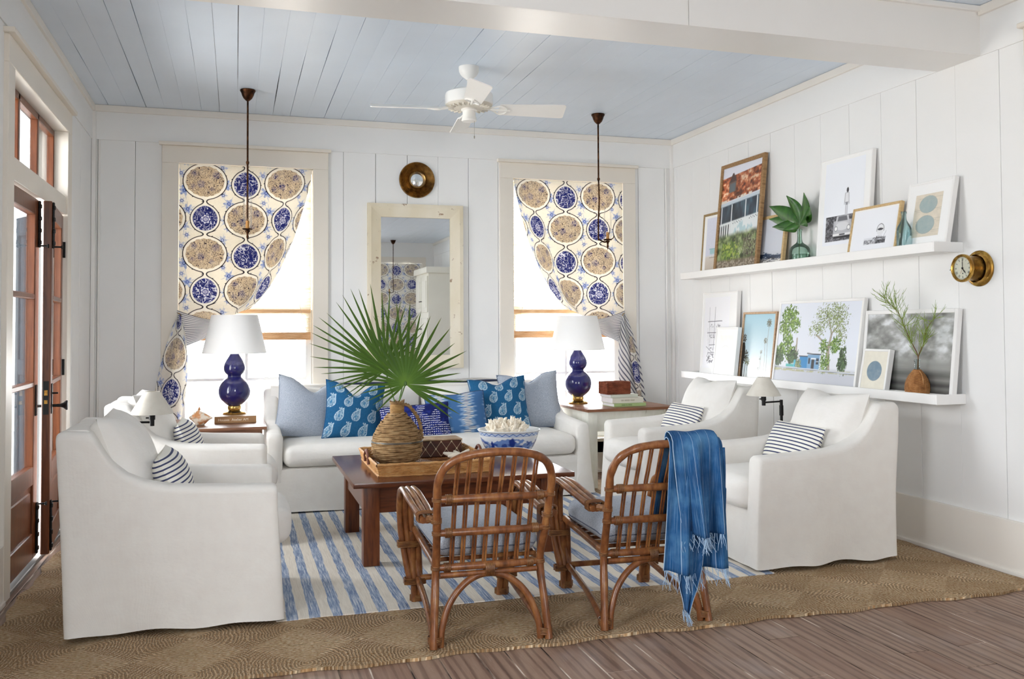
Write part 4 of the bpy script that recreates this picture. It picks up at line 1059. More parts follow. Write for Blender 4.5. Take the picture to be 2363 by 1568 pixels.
# ------------------------------------------------------------------ rattan armchairs
M_seat=fabric('grey_chambray_seat','#c0c5cd','#8f98a6',1100,.95,.25,9,.3,melange=300)
def rattan(label,loc,rz):
    o=thing('rattan_armchair',label,'armchair',loc,rz,'rattan armchairs')
    RB=.0165
    hoop=[(-.236,0,0),(-.226,.03,.15),(-.216,.058,.30),(-.222,.0,.45),(-.229,-.048,.59),(-.229,-.07,.66),(-.205,-.095,.72),(-.15,-.113,.757),(-.06,-.12,.774),(.06,-.12,.774),(.15,-.113,.757),(.205,-.095,.72),(.229,-.07,.66),(.229,-.048,.59),(.222,.0,.45),(.216,.058,.30),(.226,.03,.15),(.236,0,0)]
    P=smooth_path(hoop,7); MB().tube(P,[RB*(1+.05*math.sin(i*.9)) for i in range(len(P))],12).build('back_hoop',M_rattan,o)
    def bk(z): return float(np.interp(z,[0,.15,.30,.45,.59,.66,.72,.757,.774],[0,.03,.058,0,-.048,-.07,-.095,-.113,-.12])), float(np.interp(z,[0,.15,.30,.45,.59,.66],[.236,.226,.216,.222,.229,.229]))
    def wrap(p,d,r,n=4,sp=.0055):
        d=Vector(d).normalized(); q=d.to_track_quat('Z','Y').to_matrix().to_4x4()
        bind=MB()
        for i in range(n): bind.ring((0,0,0),r,.0026,'Z',14,6,M=Matrix.Translation(Vector(p)+d*(i-(n-1)/2)*sp)@q)
        bind.build('cane_binding',M_bind,o)
    for z in (.30,.45,.59):
        y,w=bk(z); MB().tube([(-w+.012,y,z),(-w*.5,y-.006,z+.001),(0,y-.008,z+.001),(w*.5,y-.006,z),(w-.012,y,z)],[.014,.0155,.0165,.0155,.014],12,True,5).build('back_rail',M_rattan,o)
        for s in (-1,1): wrap((s*(w-.045),y-.003,z),(1,0,0),.0175,5); wrap((s*w,y,z),(0,0,1),.0185,3)
    MB().tube([(-.20,.05,.272),(.20,.05,.272)],.011,10).build('back_rail',M_rattan,o)
    for i in range(8):
        xb=-.154+.0446*i; xt=-.157+.0448*i; zt=float(np.interp(abs(xt),[0,.06,.15,.205],[.774,.774,.757,.72]))-.004
        for k in (-1,1):
            pts=[]
            for z in (.30,.45,.59,.68,zt):
                y,w=bk(z); pts.append((xb+(xt-xb)*(z-.3)/.47+k*.0052,y+(.012 if z in(.45,.59) else .0),z))
            if k==-1: sp=MB()
            sp.tube(pts,.0048,6,True,4)
        sp.build('spindle',M_rattan,o)
    for s in (-1,1):
        a=MB()
        for q in (-1,0,1):
            of=q*.025
            pts=[(s*.215+of*.8,.60,.095),(s*.235+of,.615,.22),(s*.252+of,.622,.34),(s*.258+of,.613,.43),(s*.261+of,.585,.495),(s*.262+of,.535,.532),(s*.262+of,.46,.543),(s*.259+of*1.1,.34,.535),(s*.254+of*1.0,.18,.515),(s*.252+of*.7,.035,.496)]
            P=smooth_path(pts,6); a.tube(P,[.0142*(1+.05*math.sin(i*.8+q)) for i in range(len(P))],10)
        a.build('arm',M_rattan,o)
        for z in (.105,.275): 
            xx=s*(.215 if z<.2 else .245); bind=MB()
            for i in range(4): 
                zz=z+(i-1.5)*.007; bind.tube([(xx-.044,.605,zz),(xx-.04,.588,zz),(xx+.04,.588,zz),(xx+.044,.605,zz),(xx+.04,.632,zz),(xx-.04,.632,zz),(xx-.044,.605,zz)],.004,6,True,3)
            bind.build('cane_binding',M_bind,o)
        bind=MB()
        for i in range(5):
            y=.05+i*.008; bind.tube([(s*.252-.036,y,.504),(s*.252-.03,y,.521),(s*.252+.03,y,.521),(s*.252+.036,y,.504),(s*.252+.03,y,.487),(s*.252-.03,y,.487),(s*.252-.036,y,.504)],.0042,6,True,3)
        bind.tube([(s*.222,-.02,.503),(s*.25,.03,.503)],.014,8); bind.build('cane_binding',M_bind,o)
        wrap((s*.226,-.015,.503),(0,0,1),.02,4)
        l=MB()
        for q in (-1,1): l.tube([(s*.20+q*.013,.625,0),(s*.208+q*.013,.612,.18),(s*.215+q*.012,.60,.33)],.0155,10,True,4)
        l.tube([(s*.20,.642,0),(s*.208,.628,.18),(s*.21,.615,.32)],.013,8,True,4); l.build('front_leg',M_rattan,o)
        bind=MB()
        for i in range(4): 
            zz=.012+i*.007; bind.tube([(s*.20-.032,.63,zz),(s*.20,.605,zz),(s*.20+.032,.63,zz),(s*.20,.66,zz),(s*.20-.032,.63,zz)],.0042,6,True,4)
        bind.build('cane_binding',M_bind,o)
        MB().tube([(s*.205,.575,.118),(s*.208,.42,.10),(s*.215,.25,.075),(s*.224,.10,.035),(s*.228,.03,0)],.0135,10,True,6).build('side_brace',M_rattan,o)
        MB().tube([(s*.212,.06,.305),(s*.215,.34,.325),(s*.215,.60,.34)],.0155,10,True,5).build('seat_rail',M_rattan,o)
        wrap((s*.226,.022,.03),(0,0,1),.028,5,.006)
    MB().tube([(-.215,.60,.335),(.215,.60,.335)],.0155,10).build('seat_rail',M_rattan,o)
    MB().tube([(-.21,.60,.118),(.21,.60,.118)],.014,10).build('stretcher',M_rattan,o)
    MB().tube([(-.205,.018,0),(-.198,.024,.07),(-.165,.037,.16),(-.11,.048,.225),(-.04,.055,.262),(.04,.055,.262),(.11,.048,.225),(.165,.037,.16),(.198,.024,.07),(.205,.018,0)],.0142,10,True,6).build('arched_brace',M_rattan,o)
    wrap((0,.053,.285),(1,0,0),.029,7)
    sl=MB()
    for i in range(7): y=.10+i*.08; sl.tube([(-.21,y,.322),(.21,y,.322)],.009,6)
    sl.build('seat_slats',M_rattan,o)
    c=MB().rbox((0,.325,.388),(.425,.52,.105),.045,7,(.004,.006,.018)); cu_=c.build('seat_cushion',M_seat,o)
    p=MB()
    for z in (.358,.418):
        q=[(-.213,.065,z),(.213,.065,z),(.213,.585,z),(-.213,.585,z),(-.213,.065,z)]; P=[]
        for A,B in zip(q[:-1],q[1:]): P+=[Vector(A).lerp(Vector(B),k/8) for k in range(8)]
    sm_=[]
    for i in range(64):
        a_=2*PI*i/64; ca,sa=math.cos(a_),math.sin(a_); e=.22; sm_.append((.2145*math.copysign(abs(ca)**e,ca),.325+.2625*math.copysign(abs(sa)**e,sa),.372+.003*math.sin(i)))
    sm_.append(sm_[0]); p.tube(sm_,.003,6,False); p.build('piping',plain('seat_piping','#5c6475',.9),cu_)
    return o
c1=rattan('rattan armchair with grey seat cushion and nothing on its back, left of the pair',(.978,3.487,.014),math.radians(-2))
c2=copy_thing(c1,(1.700,3.487,.014),math.radians(-2.5),'rattan armchair with grey seat cushion and a blue throw over its back')
# blue throw over the second chair
t=NT('indigo_throw'); v=t.co('Object'); 
ln=t.wave(t.co('UV'),5.2,.3,'X'); f=t.noise(v,7,4); f2=t.noise(t.co('UV',scale=(180,6,1)),1,3)
c=t.ramp(f,[(.3,hexc('#173a64')),(.5,hexc('#255381')),(.72,hexc('#5482a8'))])
c=t.mix(t.ramp(f2,[(.5,(0,0,0)),(.75,(.45,)*3)]),c,hexc('#93b4d0'))
fr=t.math('FRACT',t.math('MULTIPLY',t.n('ShaderNodeSeparateXYZ',Vector=t.co('UV')).outputs[0],5.0)); c=t.mix(t.math('MULTIPLY',t.math('LESS_THAN',fr,.018),.75),c,hexc('#c9dcec'))
t.bs(Base_Color=c,Roughness=.95); t.b.inputs['Specular IOR Level'].default_value=.1; t.bump(f2,.3,.001); M_throw=t.m
tb=thing('blue_throw','indigo blue fringed throw hanging over the back of the right rattan chair','throw',(1.80,3.375,.80))
# bound directions in local space: x across, y toward the room, z up; rail top at z=0
def sheet(mb,xa,xb,za,zb,front,back,fold,ph,nu=34,nv=60,off=0,tilt=0):
    Lf=front; Lb=back; tot=Lf+Lb+.09
    def fn(u,v):
        s_=v*tot; x=xa+(xb-xa)*u
        if s_<Lb:
            k=1-s_/Lb; z=-.02-Lb*k+ (0); y=-.033-off-.035*k+.0
            x=xa+(xb-xa)*u+(za-xa)*k*(1-u)+(zb-xb)*k*u
            amp=fold*(.35+.9*k)
            y+= -abs(0)+amp*math.sin(u*9.4+ph)+.5*amp*math.sin(u*21+ph*2+k*2); z+=tilt*k*(u-.5)+.008*math.sin(u*7+ph)*k
        elif s_<Lb+.09:
            a_=(s_-Lb)/.09*PI; y=-.033*math.cos(a_)-off*math.cos(a_)*(1 if a_<PI/2 else -0.0); z=-.02+(.032+off)*math.sin(a_)+.003*math.sin(u*9.4+ph)
            y+=fold*.35*math.sin(u*9.4+ph)*math.cos(a_)
        else:
            k=(s_-Lb-.09)/Lf; y=.033+.012*k+.11*k+fold*.5*math.sin(u*8+ph); z=-.02-Lf*k
        return (x,y,z)
    vs=[];uv=[]
    mb.grid(nu,nv,fn); return fn
mb=MB(); f1=sheet(mb,-.105,.10,-.075,.085,.30,.355,.026,.4,off=.028); f0=sheet(mb,-.108,.125,-.15,.125,.33,.50,.024,1.9,off=.003)
def tail(u,v):
    k=v; w=.075*math.sin(PI*min(1,.35+.65*k))*(1-.55*max(0,k-.72)/.28)+.012
    return (-.035-.03*k+(u-.5)*2*w*.62,-.075+.018*math.sin(u*8+1)-.012*k+.02*math.sin(u*4),-.36-.32*k+.012*math.sin(u*6))
mb.grid(18,26,tail)
def side(u,v): k=v; return (.10+.028*math.sin(u*5)+.02*u-.02*k*k,-.06+.035*u+.012*math.sin(u*9+k*3),-.03-.40*k*(.78+.22*math.cos(u*2.5)))
mb.grid(14,30,side)
mb.build('cloth',M_throw,tb,mods=(('SOLIDIFY',dict(thickness=.003)),),angle=80)
M_fr=plain('pale_blue_fringe','#9fb9d3',.95); mb=MB()
def fringe(fn,v,n,L):
    for i in range(n):
        u=(i+R.uniform(.1,.9))/n; p=Vector(fn(u,v)); q=[p]; d=Vector((R.uniform(-.25,.25),R.uniform(-.25,.05),-1))
        for k in range(3): d=d+Vector((R.uniform(-.35,.35),R.uniform(-.3,.1),0)); d.z=-1; q.append(q[-1]+d.normalized()*L/3*R.uniform(.8,1.15))
        mb.tube(q,[.0018,.0014,.0011,.0007],4)
fringe(f1,0,44,.065); fringe(f1,.0,26,.045); fringe(f0,0,40,.075); fringe(tail,1,16,.045)
tag(mb.build('fringe',M_fr,tb),kind='stuff')
# ------------------------------------------------------------------ ceiling fan
fa=thing('ceiling_fan','white ceiling fan with flat blades hanging from the pale blue ceiling','ceiling fan',(1.447,5.664,H))
P=lambda pr:[(r,z) for r,z in pr]
MB().lathe([(.066,0),(.066,-.012),(.064,-.03),(.055,-.05),(.04,-.066),(.022,-.078),(.018,-.085),(.0,-.085)],40).build('canopy',M_white,fa)
MB().tube([(0,0,-.08),(0,0,-.145)],.0125,12).lathe([(.013,-.13),(.028,-.135),(.03,-.15),(.02,-.158)],20).build('downrod',M_white,fa)
MB().lathe([(.0,-.148),(.05,-.150),(.12,-.160),(.152,-.176),(.156,-.19),(.156,-.245),(.150,-.252),(.135,-.258)],56).build('motor_housing',M_white,fa)
mb=MB()
mb.lathe([(.152,-.25),(.142,-.262),(.10,-.272),(.06,-.276),(.0,-.276)],56)
for i in range(24):
    a_=2*PI*i/24; mb.box((.100,-.006,-.276),(.140,.006,-.256),.003,1,M=Matrix.Rotation(a_,4,'Z'))
mb.build('vented_plate',paint('aged_white_plate','#d9d3c6',.4),fa)
MB().lathe([(.05,-.272),(.052,-.285),(.042,-.29),(.042,-.32),(.047,-.335),(.05,-.35),(.046,-.356),(.0,-.358)],32).build('switch_housing',M_white,fa)
M_blade=paint('white_fan_blade','#f2f0ec',.35,.5,.01,.03)
for i in range(4):
    ang=math.radians(-8+90*i); Mz=Matrix.Rotation(ang,4,'Z')
    b=MB(); Mt=Mz@Matrix.Translation((0,0,-.272))@Matrix.Rotation(math.radians(-20),4,'X')
    n=18; top=[];
    pts=[(.205,-.058),(.61,-.075),(.628,-.072),(.635,-.06),(.635,.06),(.628,.072),(.61,.075),(.205,.058),(.195,.045),(.195,-.045)]
    vs=[Mt@Vector((x,y,z)) for z in (-.003,.003) for x,y in pts]; m=len(pts)
    b.add(vs,[tuple(range(m-1,-1,-1)),tuple(range(m,2*m))]+[(k,(k+1)%m,m+(k+1)%m,m+k) for k in range(m)])
    bo=b.build('blade',M_blade,fa,smooth=False)
    b=MB(); 
    for s in (-1,1): b.tube([Mt@Vector(p) for p in ((.10,0,.008),(.16,s*.02,.002),(.20,s*.045,-.006),(.235,s*.03,-.007),(.25,0,-.007))],.006,8,True,6)
    b.tube([Mt@Vector(p) for p in ((.09,0,.01),(.17,0,-.004),(.27,0,-.007))],.008,8,True,4); b.build('blade_bracket',M_white,bo)
MB().tube([(.03,-.02,-.35),(.03,-.02,-.45)],.0012,6).lathe([(0,-.45),(.004,-.455),(.003,-.47),(0,-.472)],8,(.03,-.02,0)).build('pull_chain',metal('chain','#a9a598',.4),fa)
# ------------------------------------------------------------------ candle pendants
M_candle=plain('honey_candle','#b8823f',.6); M_clear=glass_sheet('clear_hurricane','#fdfdfd',.015)
def pendant(label,loc,rz,hook):
    o=thing('pendant_light',label,'pendant lamp',loc,rz,'bronze candle pendants')
    MB().lathe([(.0,0),(.052,0),(.054,-.006),(.05,-.014),(.046,-.02),(.04,-.04),(.03,-.06),(.018,-.072),(.011,-.078),(.0,-.08)],32).build('canopy',M_bronze,o)
    mb=MB(); cx=.075 if hook else 0; zb=-1.0
    mb.tube([(0,0,-.07),(0,0,-.52)],.0068,10); mb.lathe([(.0,-.505),(.010,-.51),(.012,-.52),(.008,-.532),(.0,-.54)],12); 
    if hook: mb.tube([(0,0,-.52),(.004,0,-.70),(-.004,0,-.85),(-.004,0,-1.01)],.0065,8,True,6)
    else: mb.tube([(0,0,-.52),(0,0,-.86)],.0065,8)
    mb.build('rod',M_bronze,o)
    mb=MB()
    if hook: mb.tube([(-.004,0,-1.0),(.02,0,-1.012),(.05,0,-1.022),(cx,0,-1.012)],.006,8,True,6); (mb.tube if hook==1 else (lambda *a:0))([(cx+.03,0,-.998),(cx+.05,0,-.985),(cx+.055,0,-.965)],.0035,6,True,5)
    else:
        for a_ in (0.6,0.6+PI): mb.tube([(0,0,-.86),(.028*math.cos(a_),.028*math.sin(a_),-.89),(.032*math.cos(a_),.032*math.sin(a_),-.97),(.0,.0,-1.005)],.003,6,True,6)
    mb.lathe([(.0,-1.008),(.03,-1.006),(.036,-1.0),(.034,-.997),(.012,-.998),(.012,-.992),(.0,-.992)],28,(cx,0,0)); mb.lathe([(0,-1.085),(.004,-1.07),(.009,-1.055),(.006,-1.04),(.01,-1.025),(.02,-1.012),(.0,-1.006)],20,(cx,0,0))
    mb.build('candle_cup',M_bronze,o)
    MB().lathe([(0,-.995),(.0125,-.995),(.0125,-.945),(.010,-.942),(0,-.942)],20,(cx,0,0)).tube([(cx,0,-.943),(cx+.001,0,-.93)],.001,5).build('candle',M_candle,o)
    MB().lathe([(.026,-.99),(.031,-.96),(.031,-.85),(.026,-.74)],32,(cx,0,0)).build('glass_chimney',M_clear,o)
    return o
pendant('bronze candle pendant hanging in front of the left window',(.076,6.646,H),-PI/2,2)
pr2=pendant('bronze candle pendant hanging in front of the right window',(2.759,6.646,H),0,1)
copy_thing(pr2,(2.90,-2.55,H),PI,'bronze candle pendant seen only as a reflection in the tall mirror')
# ------------------------------------------------------------------ mirrors on the back wall
t=NT('mirror_silver'); t.bs(Base_Color=(.86,.89,.9),Metallic=1.0,Roughness=.01); M_mir=t.m
t=NT('worn_cream_frame'); v=t.co('Object'); f=t.noise(v,11,6,.7); f2=t.noise(t.co('Object',scale=(1,1,.4)),3,3)
t.bs(Base_Color=t.mix(t.ramp(f,[(.62,(0,0,0)),(.66,(.9,)*3)]),t.ramp(f2,[(.35,hexc('#d5c9ad')),(.65,hexc('#e8e0cf'))]),hexc('#8d6e55')),Roughness=.6); t.bump(f,.3,.003); M_wf=t.m
mi=thing('wall_mirror','tall mirror in a chipped cream wooden frame between the windows','mirror',(1.4245,YB-.02,1.615)); x=.40; z=.68; b=.11
mb=MB()
def prism(mb,q,y0,y1,y2):
    # q: outer a, outer b, inner b, inner a (x,z)
    A=[(q[0][0],y0,q[0][1]),(q[1][0],y0,q[1][1]),(q[2][0],y0,q[2][1]),(q[3][0],y0,q[3][1])]; B=[(q[0][0],y1,q[0][1]),(q[1][0],y1,q[1][1]),(q[2][0],y2,q[2][1]),(q[3][0],y2,q[3][1])]
    mb.add(A+B,[(0,1,2,3),(7,6,5,4),(0,4,5,1),(1,5,6,2),(2,6,7,3),(3,7,4,0)])
O=[(-x,-z),(x,-z),(x,z),(-x,z)]; I=[(-x+b,-z+b),(x-b,-z+b),(x-b,z-b),(-x+b,z-b)]; I2=[(-x+.03,-z+.03),(x-.03,-z+.03),(x-.03,z-.03),(-x+.03,z-.03)]
for i in range(4):
    j=(i+1)%4; prism(mb,(O[i],O[j],I2[j],I2[i]),.018,-.024,-.028); prism(mb,(I2[i],I2[j],I[j],I[i]),.018,-.026,-.012)
mb.build('frame',M_wf,mi,smooth=False)
MB().box((-x+b-.005,0,-z+b-.005),(x-b+.005,.004,z-b+.005)).build('glass',M_mir,mi,smooth=False)
ri=thing('round_mirror','small round convex mirror in a ribbed brass frame above the tall mirror','mirror',(1.4395,YB,2.503)); mb=MB()
pr=[(.15,0),(.15,-.012)]
for k in range(9): r0=.148-k*.0082; pr+=[(r0,-.016),(r0-.003,-.021),(r0-.006,-.017)]
pr+=[(.074,-.016),(.071,-.03),(.066,-.034),(.060,-.03),(.058,-.01),(.058,-.004)]
mb.lathe([(r,z) for r,z in pr],72,axis='Y'); mb.build('frame',metal('ribbed_brass','#a8834e',.3,'#6e5230'),ri)
MB().lathe([(.0,-.019),(.02,-.0185),(.04,-.016),(.06,-.011)],48,axis='Y').build('convex_glass',M_mir,ri)
# ------------------------------------------------------------------ curtains: printed ogee panels tied back
CP,CH=.305,.565
def smin(a,b,k):
    h=np.clip(.5+.5*(b-a)/k,0,1); return b*(1-h)+a*h-k*h*(1-h)
def ogee(x,z):
    # x across the panel, z below the panel top; medallion columns every CP metres, alternate columns half dropped
    img=base(x,'#f6f3eb'); img=img*(.98+.03*fbm(x*200,z*200,2,2))[:,None]
    l1=np.abs(np.sin(9*vn(x*46,z*46,71)+4*vn(x*95,z*95,72))); l2=np.abs(np.sin(8*vn(x*70+3,z*70,73)))
    c0=np.round((x-.19)/CP)
    for (ox,oz,c_,sc_,al) in ((.5,.155,'#7f97d0',1.1,.85),(.5,.43,'#9db1e0',1,.7),(.42,.02,'#a5b6e2',.9,.6),(.58,.30,'#8aa0d6',1,.8),(.44,.235,'#a5b6e2',.6,.6),(.56,.50,'#a5b6e2',.6,.6)):
        k=np.round((x-.19-ox*CP)/CP); cx=k*CP+.19+ox*CP; zc=np.mod(z-oz-np.mod(k,2)*.05+CH/2,CH)-CH/2; dx=x-cx
        r=np.hypot(dx,zc); th=np.arctan2(zc,dx); edge=.030*sc_+.010*np.cos(th*6+k)+.012*(vn(x*60,z*60,75)-.5)
        img=put(img,inside(r-edge,.003)*np.where(l2<.42,.95,.5)*al,hexs(c_)); img=put(img,inside(np.abs(r-.010)-.003,.002)*al,hexs('#5d74b8'))
        sp=inside(np.abs(np.sin(th*2.5+k*1.7+oz*9))-.20-.25*np.clip((.075*sc_-r)/.05,0,1)+.25,.08)*(r<.070*sc_)*(r>.030*sc_); img=put(img,sp*al*.75,hexs('#a9bae4'))
    for o_ in (-1,1,0):
        col=c0+o_; lx=x-.19-col*CP; odd=np.mod(col,2); zz=np.mod(z-.13-odd*CH*.515+CH*.27,CH)-CH*.27; db=zz-.287; dn2=np.where(zz<-.14,zz+CH-.287,db)
        db=np.where(np.abs(dn2)<np.abs(db),dn2,db)
        d_b=(np.hypot(lx/.163,zz/.141)-1)*.15; p_=np.where(db<0,1.75,2.1)
        d_n=((np.abs(lx/.110)**p_+np.abs(db/.114)**p_)**(1/p_)-1)*.110; d_k=np.abs(lx)-.0085
        d=smin(smin(d_b,d_n,.012),d_k,.030); img=put(img,inside(d,.003),hexs('#f9f7f1'))
        img=put(img,inside(np.abs(d)-.0027,.0016),hexs('#241f2b')); bud=inside(np.abs(d-.004)-.004,.002)*(np.sin(zz*95+lx*40+col)>.97); img=put(img,bud,hexs('#241f2b'))
        e=np.hypot(lx/.141,zz/.118)-1+.018*np.sin(np.arctan2(zz,lx)*16); m=inside(e,.02)
        img=put(img,m,hexs('#ddd0ba')); img=put(img,m*sm(.30,.12,l1)*.9,hexs('#3b3345')); img=put(img,m*sm(.16,.05,l2)*.7,hexs('#4a4152')); img=put(img,m*sm(.55,.8,vn(x*30,z*30,78))*.35,hexs('#f1e9d8'))
        for (ax_,az_,rr_) in ((-.03,.02,.026),(.08,-.05,.026),(-.08,-.06,.02),(-.09,.04,.016),(.05,.06,.014)):
            q=np.hypot(lx-ax_,zz-az_); img=put(img,m*inside(q-rr_,.012)*np.where(l1<.5,.65,.15),hexs('#3f4188'))
        pn=((np.abs(lx/.091)**p_+np.abs(db/.096)**p_)**(1/p_)-1)*.09; m2=inside(pn,.0025)
        pat=np.maximum(sm(.34,.26,np.abs(np.sin(7*vn(x*34,z*34,81)+2.5*vn(x*70,z*70,82)))),sm(.20,.12,l2)); img=put(img,m2,hexs('#383f87')); img=put(img,m2*pat,hexs('#ecedf5'))
        q=np.hypot(lx-.004,db-.008); th=np.arctan2(db-.008,lx-.004); f0=(odd==0)*m2
        img=put(img,f0*inside(q-.037-.005*np.cos(th*7),.003),hexs('#39408a')); img=put(img,f0*inside(q-.032-.005*np.cos(th*7),.003),hexs('#f4f4f8')); img=put(img,f0*inside(np.abs(q-.019)-.0028,.002),hexs('#39408a')); img=put(img,f0*inside(np.abs(np.abs(lx-.004)-.005)-.0018,.0015)*(q<.015),hexs('#39408a'))
    return img
M_curt=pigment('printed_linen',.9,.1,22,.4)
t=NT('striped_lining'); s_=t.n('ShaderNodeSeparateXYZ',Vector=t.co('UV')); b=t.math('LESS_THAN',t.math('FRACT',t.math('MULTIPLY',s_.outputs[1],17.0)),.36)
t.bs(Base_Color=t.mix(b,hexc('#f2f0ec'),hexc('#4b4e66')),Roughness=.95); tl=t.n('ShaderNodeBsdfTranslucent',Color=hexc('#d8d8de')); mx=t.n('ShaderNodeMixShader',i0=.25); t.t.links.new(t.b.outputs[0],mx.inputs[1]); t.t.links.new(tl.outputs[0],mx.inputs[2]); t.t.links.new(mx.outputs[0],t.out.inputs[0]); M_lin=t.m
def curtain(label,xs,xe,top,s):
    # xs: tied side x, xe: free side x (top width), s=+1 when tied on the left
    o=thing('curtain',label,'curtain',(xs,YB-.004,top),0,'ogee print curtains'); Wd=abs(xe-xs)
    # free edge: width of the panel at depth z
    ez=[0,.10,.30,.55,.80,.95,1.06,1.14]; ew=[1.0,.985,.935,.86,.755,.67,.585,.50]
    def width(z): return Wd*float(np.interp(z,ez,ew))
    zend=1.165
    def low(u): return zend+ (0.0)*u + .075*math.sin(min(1,u*1.0)*PI*.5)*(1) - .12*max(0,u-.55)/.45
    def fn(u,v):
        zb=low(u); z=zb*v; w=width(z); x=w*u
        k=max(0,(u-.80)/.20); yy=-.006-.018*k*min(1,z/.5)*math.sin(k*PI*1.3)-.01*math.sin(u*6+1)*v*v-.02*max(0,v-.75)*u*4*.3
        return (s*x,yy,-z)
    mb=MB(); nu,nv=400,520; mb.grid(nu,nv,fn,flip=(s<0)); V=np.array(mb.v); UV=np.array(mb.uv)
    px=np.abs(V[:,0]); pz=-V[:,2]
    # the turned-back leading edge shows the print at a slant
    u=UV[:,0]; k=np.clip((u-.80)/.20,0,1)*np.clip(pz/.6,0,1); px2=px+k*(.10+.16*pz); pz2=pz+k*.04
    mb.c=[tuple(c) for c in ogee(px2 if s>0 else Wd-px2+.02,pz2)]
    mb.build('panel',M_curt,o,angle=85,mods=(('SOLIDIFY',dict(thickness=.002)),))
    # striped lining turned out below the tie
    def ln(u,v):
        x=-.01+(.30+.02*v)*u*(1-.30*v*v); z=1.165+.075*math.sin(u*PI*.5)*(1-v)-.032+ v*(.20+.10*(1-u))
        return (s*(x+.02*v),-.022-.010*math.sin(u*9+v*4)-.012*u,-z)
    MB().grid(40,40,ln,flip=(s<0)).build('lining',M_lin,o,angle=85,mods=(('SOLIDIFY',dict(thickness=.002)),))
    # tail hanging outside the casing
    def tl_(u,v):
        c_=.005-.105*v**1.1; w=.012+.19*math.sin(min(1,v*1.25+.06)*PI/2)*(1-.10*v)
        x=c_+(u-.42)*w*1.15; y=-.03-.012*math.sin(u*11+1)-.03*min(1,v*3)-.006*math.sin(v*7); z=1.165+.80*v+.03*u*v
        return (s*x,y,-z)
    mb=MB(); mb.grid(90,200,tl_,flip=(s<0)); V=np.array(mb.v); UV=np.array(mb.uv)
    if s>0: mb.c=[tuple(c) for c in ogee(.19+(UV[:,0]-.5)*.34,UV[:,1]*.80-.02+.42)]; mb.build('tail',M_curt,o,angle=85,mods=(('SOLIDIFY',dict(thickness=.002)),))
    else:
        mb.c=[]; mb.uv=[(a,b_*.8+a*.35) for a,b_ in mb.uv]; mb.build('tail',M_lin,o,angle=85,mods=(('SOLIDIFY',dict(thickness=.002)),))
        mb=MB(); mb.grid(30,120,lambda u,v:(s*(-.04-.085*v+.062*(u-.5)*math.sin(PI*min(.97,v*.9+.03))**.6),-.078-.012*math.sin(u*PI),-(1.36+.55*v)),flip=True); UV=np.array(mb.uv)
        mb.c=[tuple(c) for c in ogee(.19+(UV[:,0]-.5)*.12,UV[:,1]*.55+.1)]; mb.build('turned_edge',M_curt,o,angle=85,mods=(('SOLIDIFY',dict(thickness=.002)),))
    MB().tube([(s*-.012,-.014,-1.15),(s*.012,-.04,-1.165),(s*.02,-.035,-1.18)],.004,6,True,4).build('tieback',M_brass,o)
    return o
curtain('blue and beige ogee print curtain tied to the left side of the left window',WL[0]+.004,WL[1]-.004,2.549,1)
curtain('blue and beige ogee print curtain tied to the right side of the right window',WR[1]-.004,WR[0]+.004,2.549,-1)
# curtain of the window behind the viewer, seen in the mirror
mb=MB(); mb.grid(190,300,lambda u,v:(2.53+1.02*u,YS+.03+.004*math.sin(u*20),2.552-2.3*v)); UV=np.array(mb.uv); mb.c=[tuple(c) for c in ogee(UV[:,0]*1.0,UV[:,1]*2.3)]
tag(mb.build('curtain',pigment('lined_print',.9,.1,22,.04),None,mods=(('SOLIDIFY',dict(thickness=.002)),)),'blue and beige ogee print curtain seen only as a reflection in the tall mirror','curtain')
mb=MB().box((F2[0]-.1,YS-.0,.2),(F2[0],YS+.022,2.55)).box((F2[1],YS-.0,.2),(F2[1]+.1,YS+.022,2.55)).box((F2[0]-.1,YS,2.55),(F2[1]+.1,YS+.022,2.68)); struct('window_4',mb,M_cream)
mb=MB().box((F1[0]-.1,YS-.0,.8),(F1[0],YS+.022,2.55)).box((F1[1],YS-.0,.8),(F1[1]+.1,YS+.022,2.55)).box((F1[0]-.1,YS,2.55),(F1[1]+.1,YS+.022,2.68))
for xx in (.75,): mb.box((xx-.03,YS-.1,.9),(xx+.03,YS+.01,2.55))
struct('window_5_fill',mb,M_cream)  # casing of the unseen window added to let in fill light
cb=thing('tall_cabinet','tall white panelled cupboard seen only as a reflection in the tall mirror','cupboard',(3.52,-1.55,0)); M_cab=paint('cupboard_cream','#e9e6da',.45)
MB().box((-.25,-.55,0),(.25,.55,2.25),.004,1).box((-.30,-.6,2.25),(.26,.6,2.36),.02,2).build('carcass',M_cab,cb,smooth=False)
for yy in (-.27,.27):
    for z0,z1 in ((.1,1.45),(1.55,2.2)):
        d=MB().box((-.272,yy-.25,z0),(-.25,yy+.25,z1),.003,1).box((-.28,yy-.17,z0+.08),(-.27,yy+.17,z1-.08),.008,1).build('door',M_cab,cb,smooth=False)
        MB().lathe([(0,-.03),(.012,-.028),(.006,-.01),(.006,0)],12,(-.272,yy+(-.2 if yy>0 else .2),z0+.2 if z0>1 else z1-.2),'X').build('knob',M_iron,d)
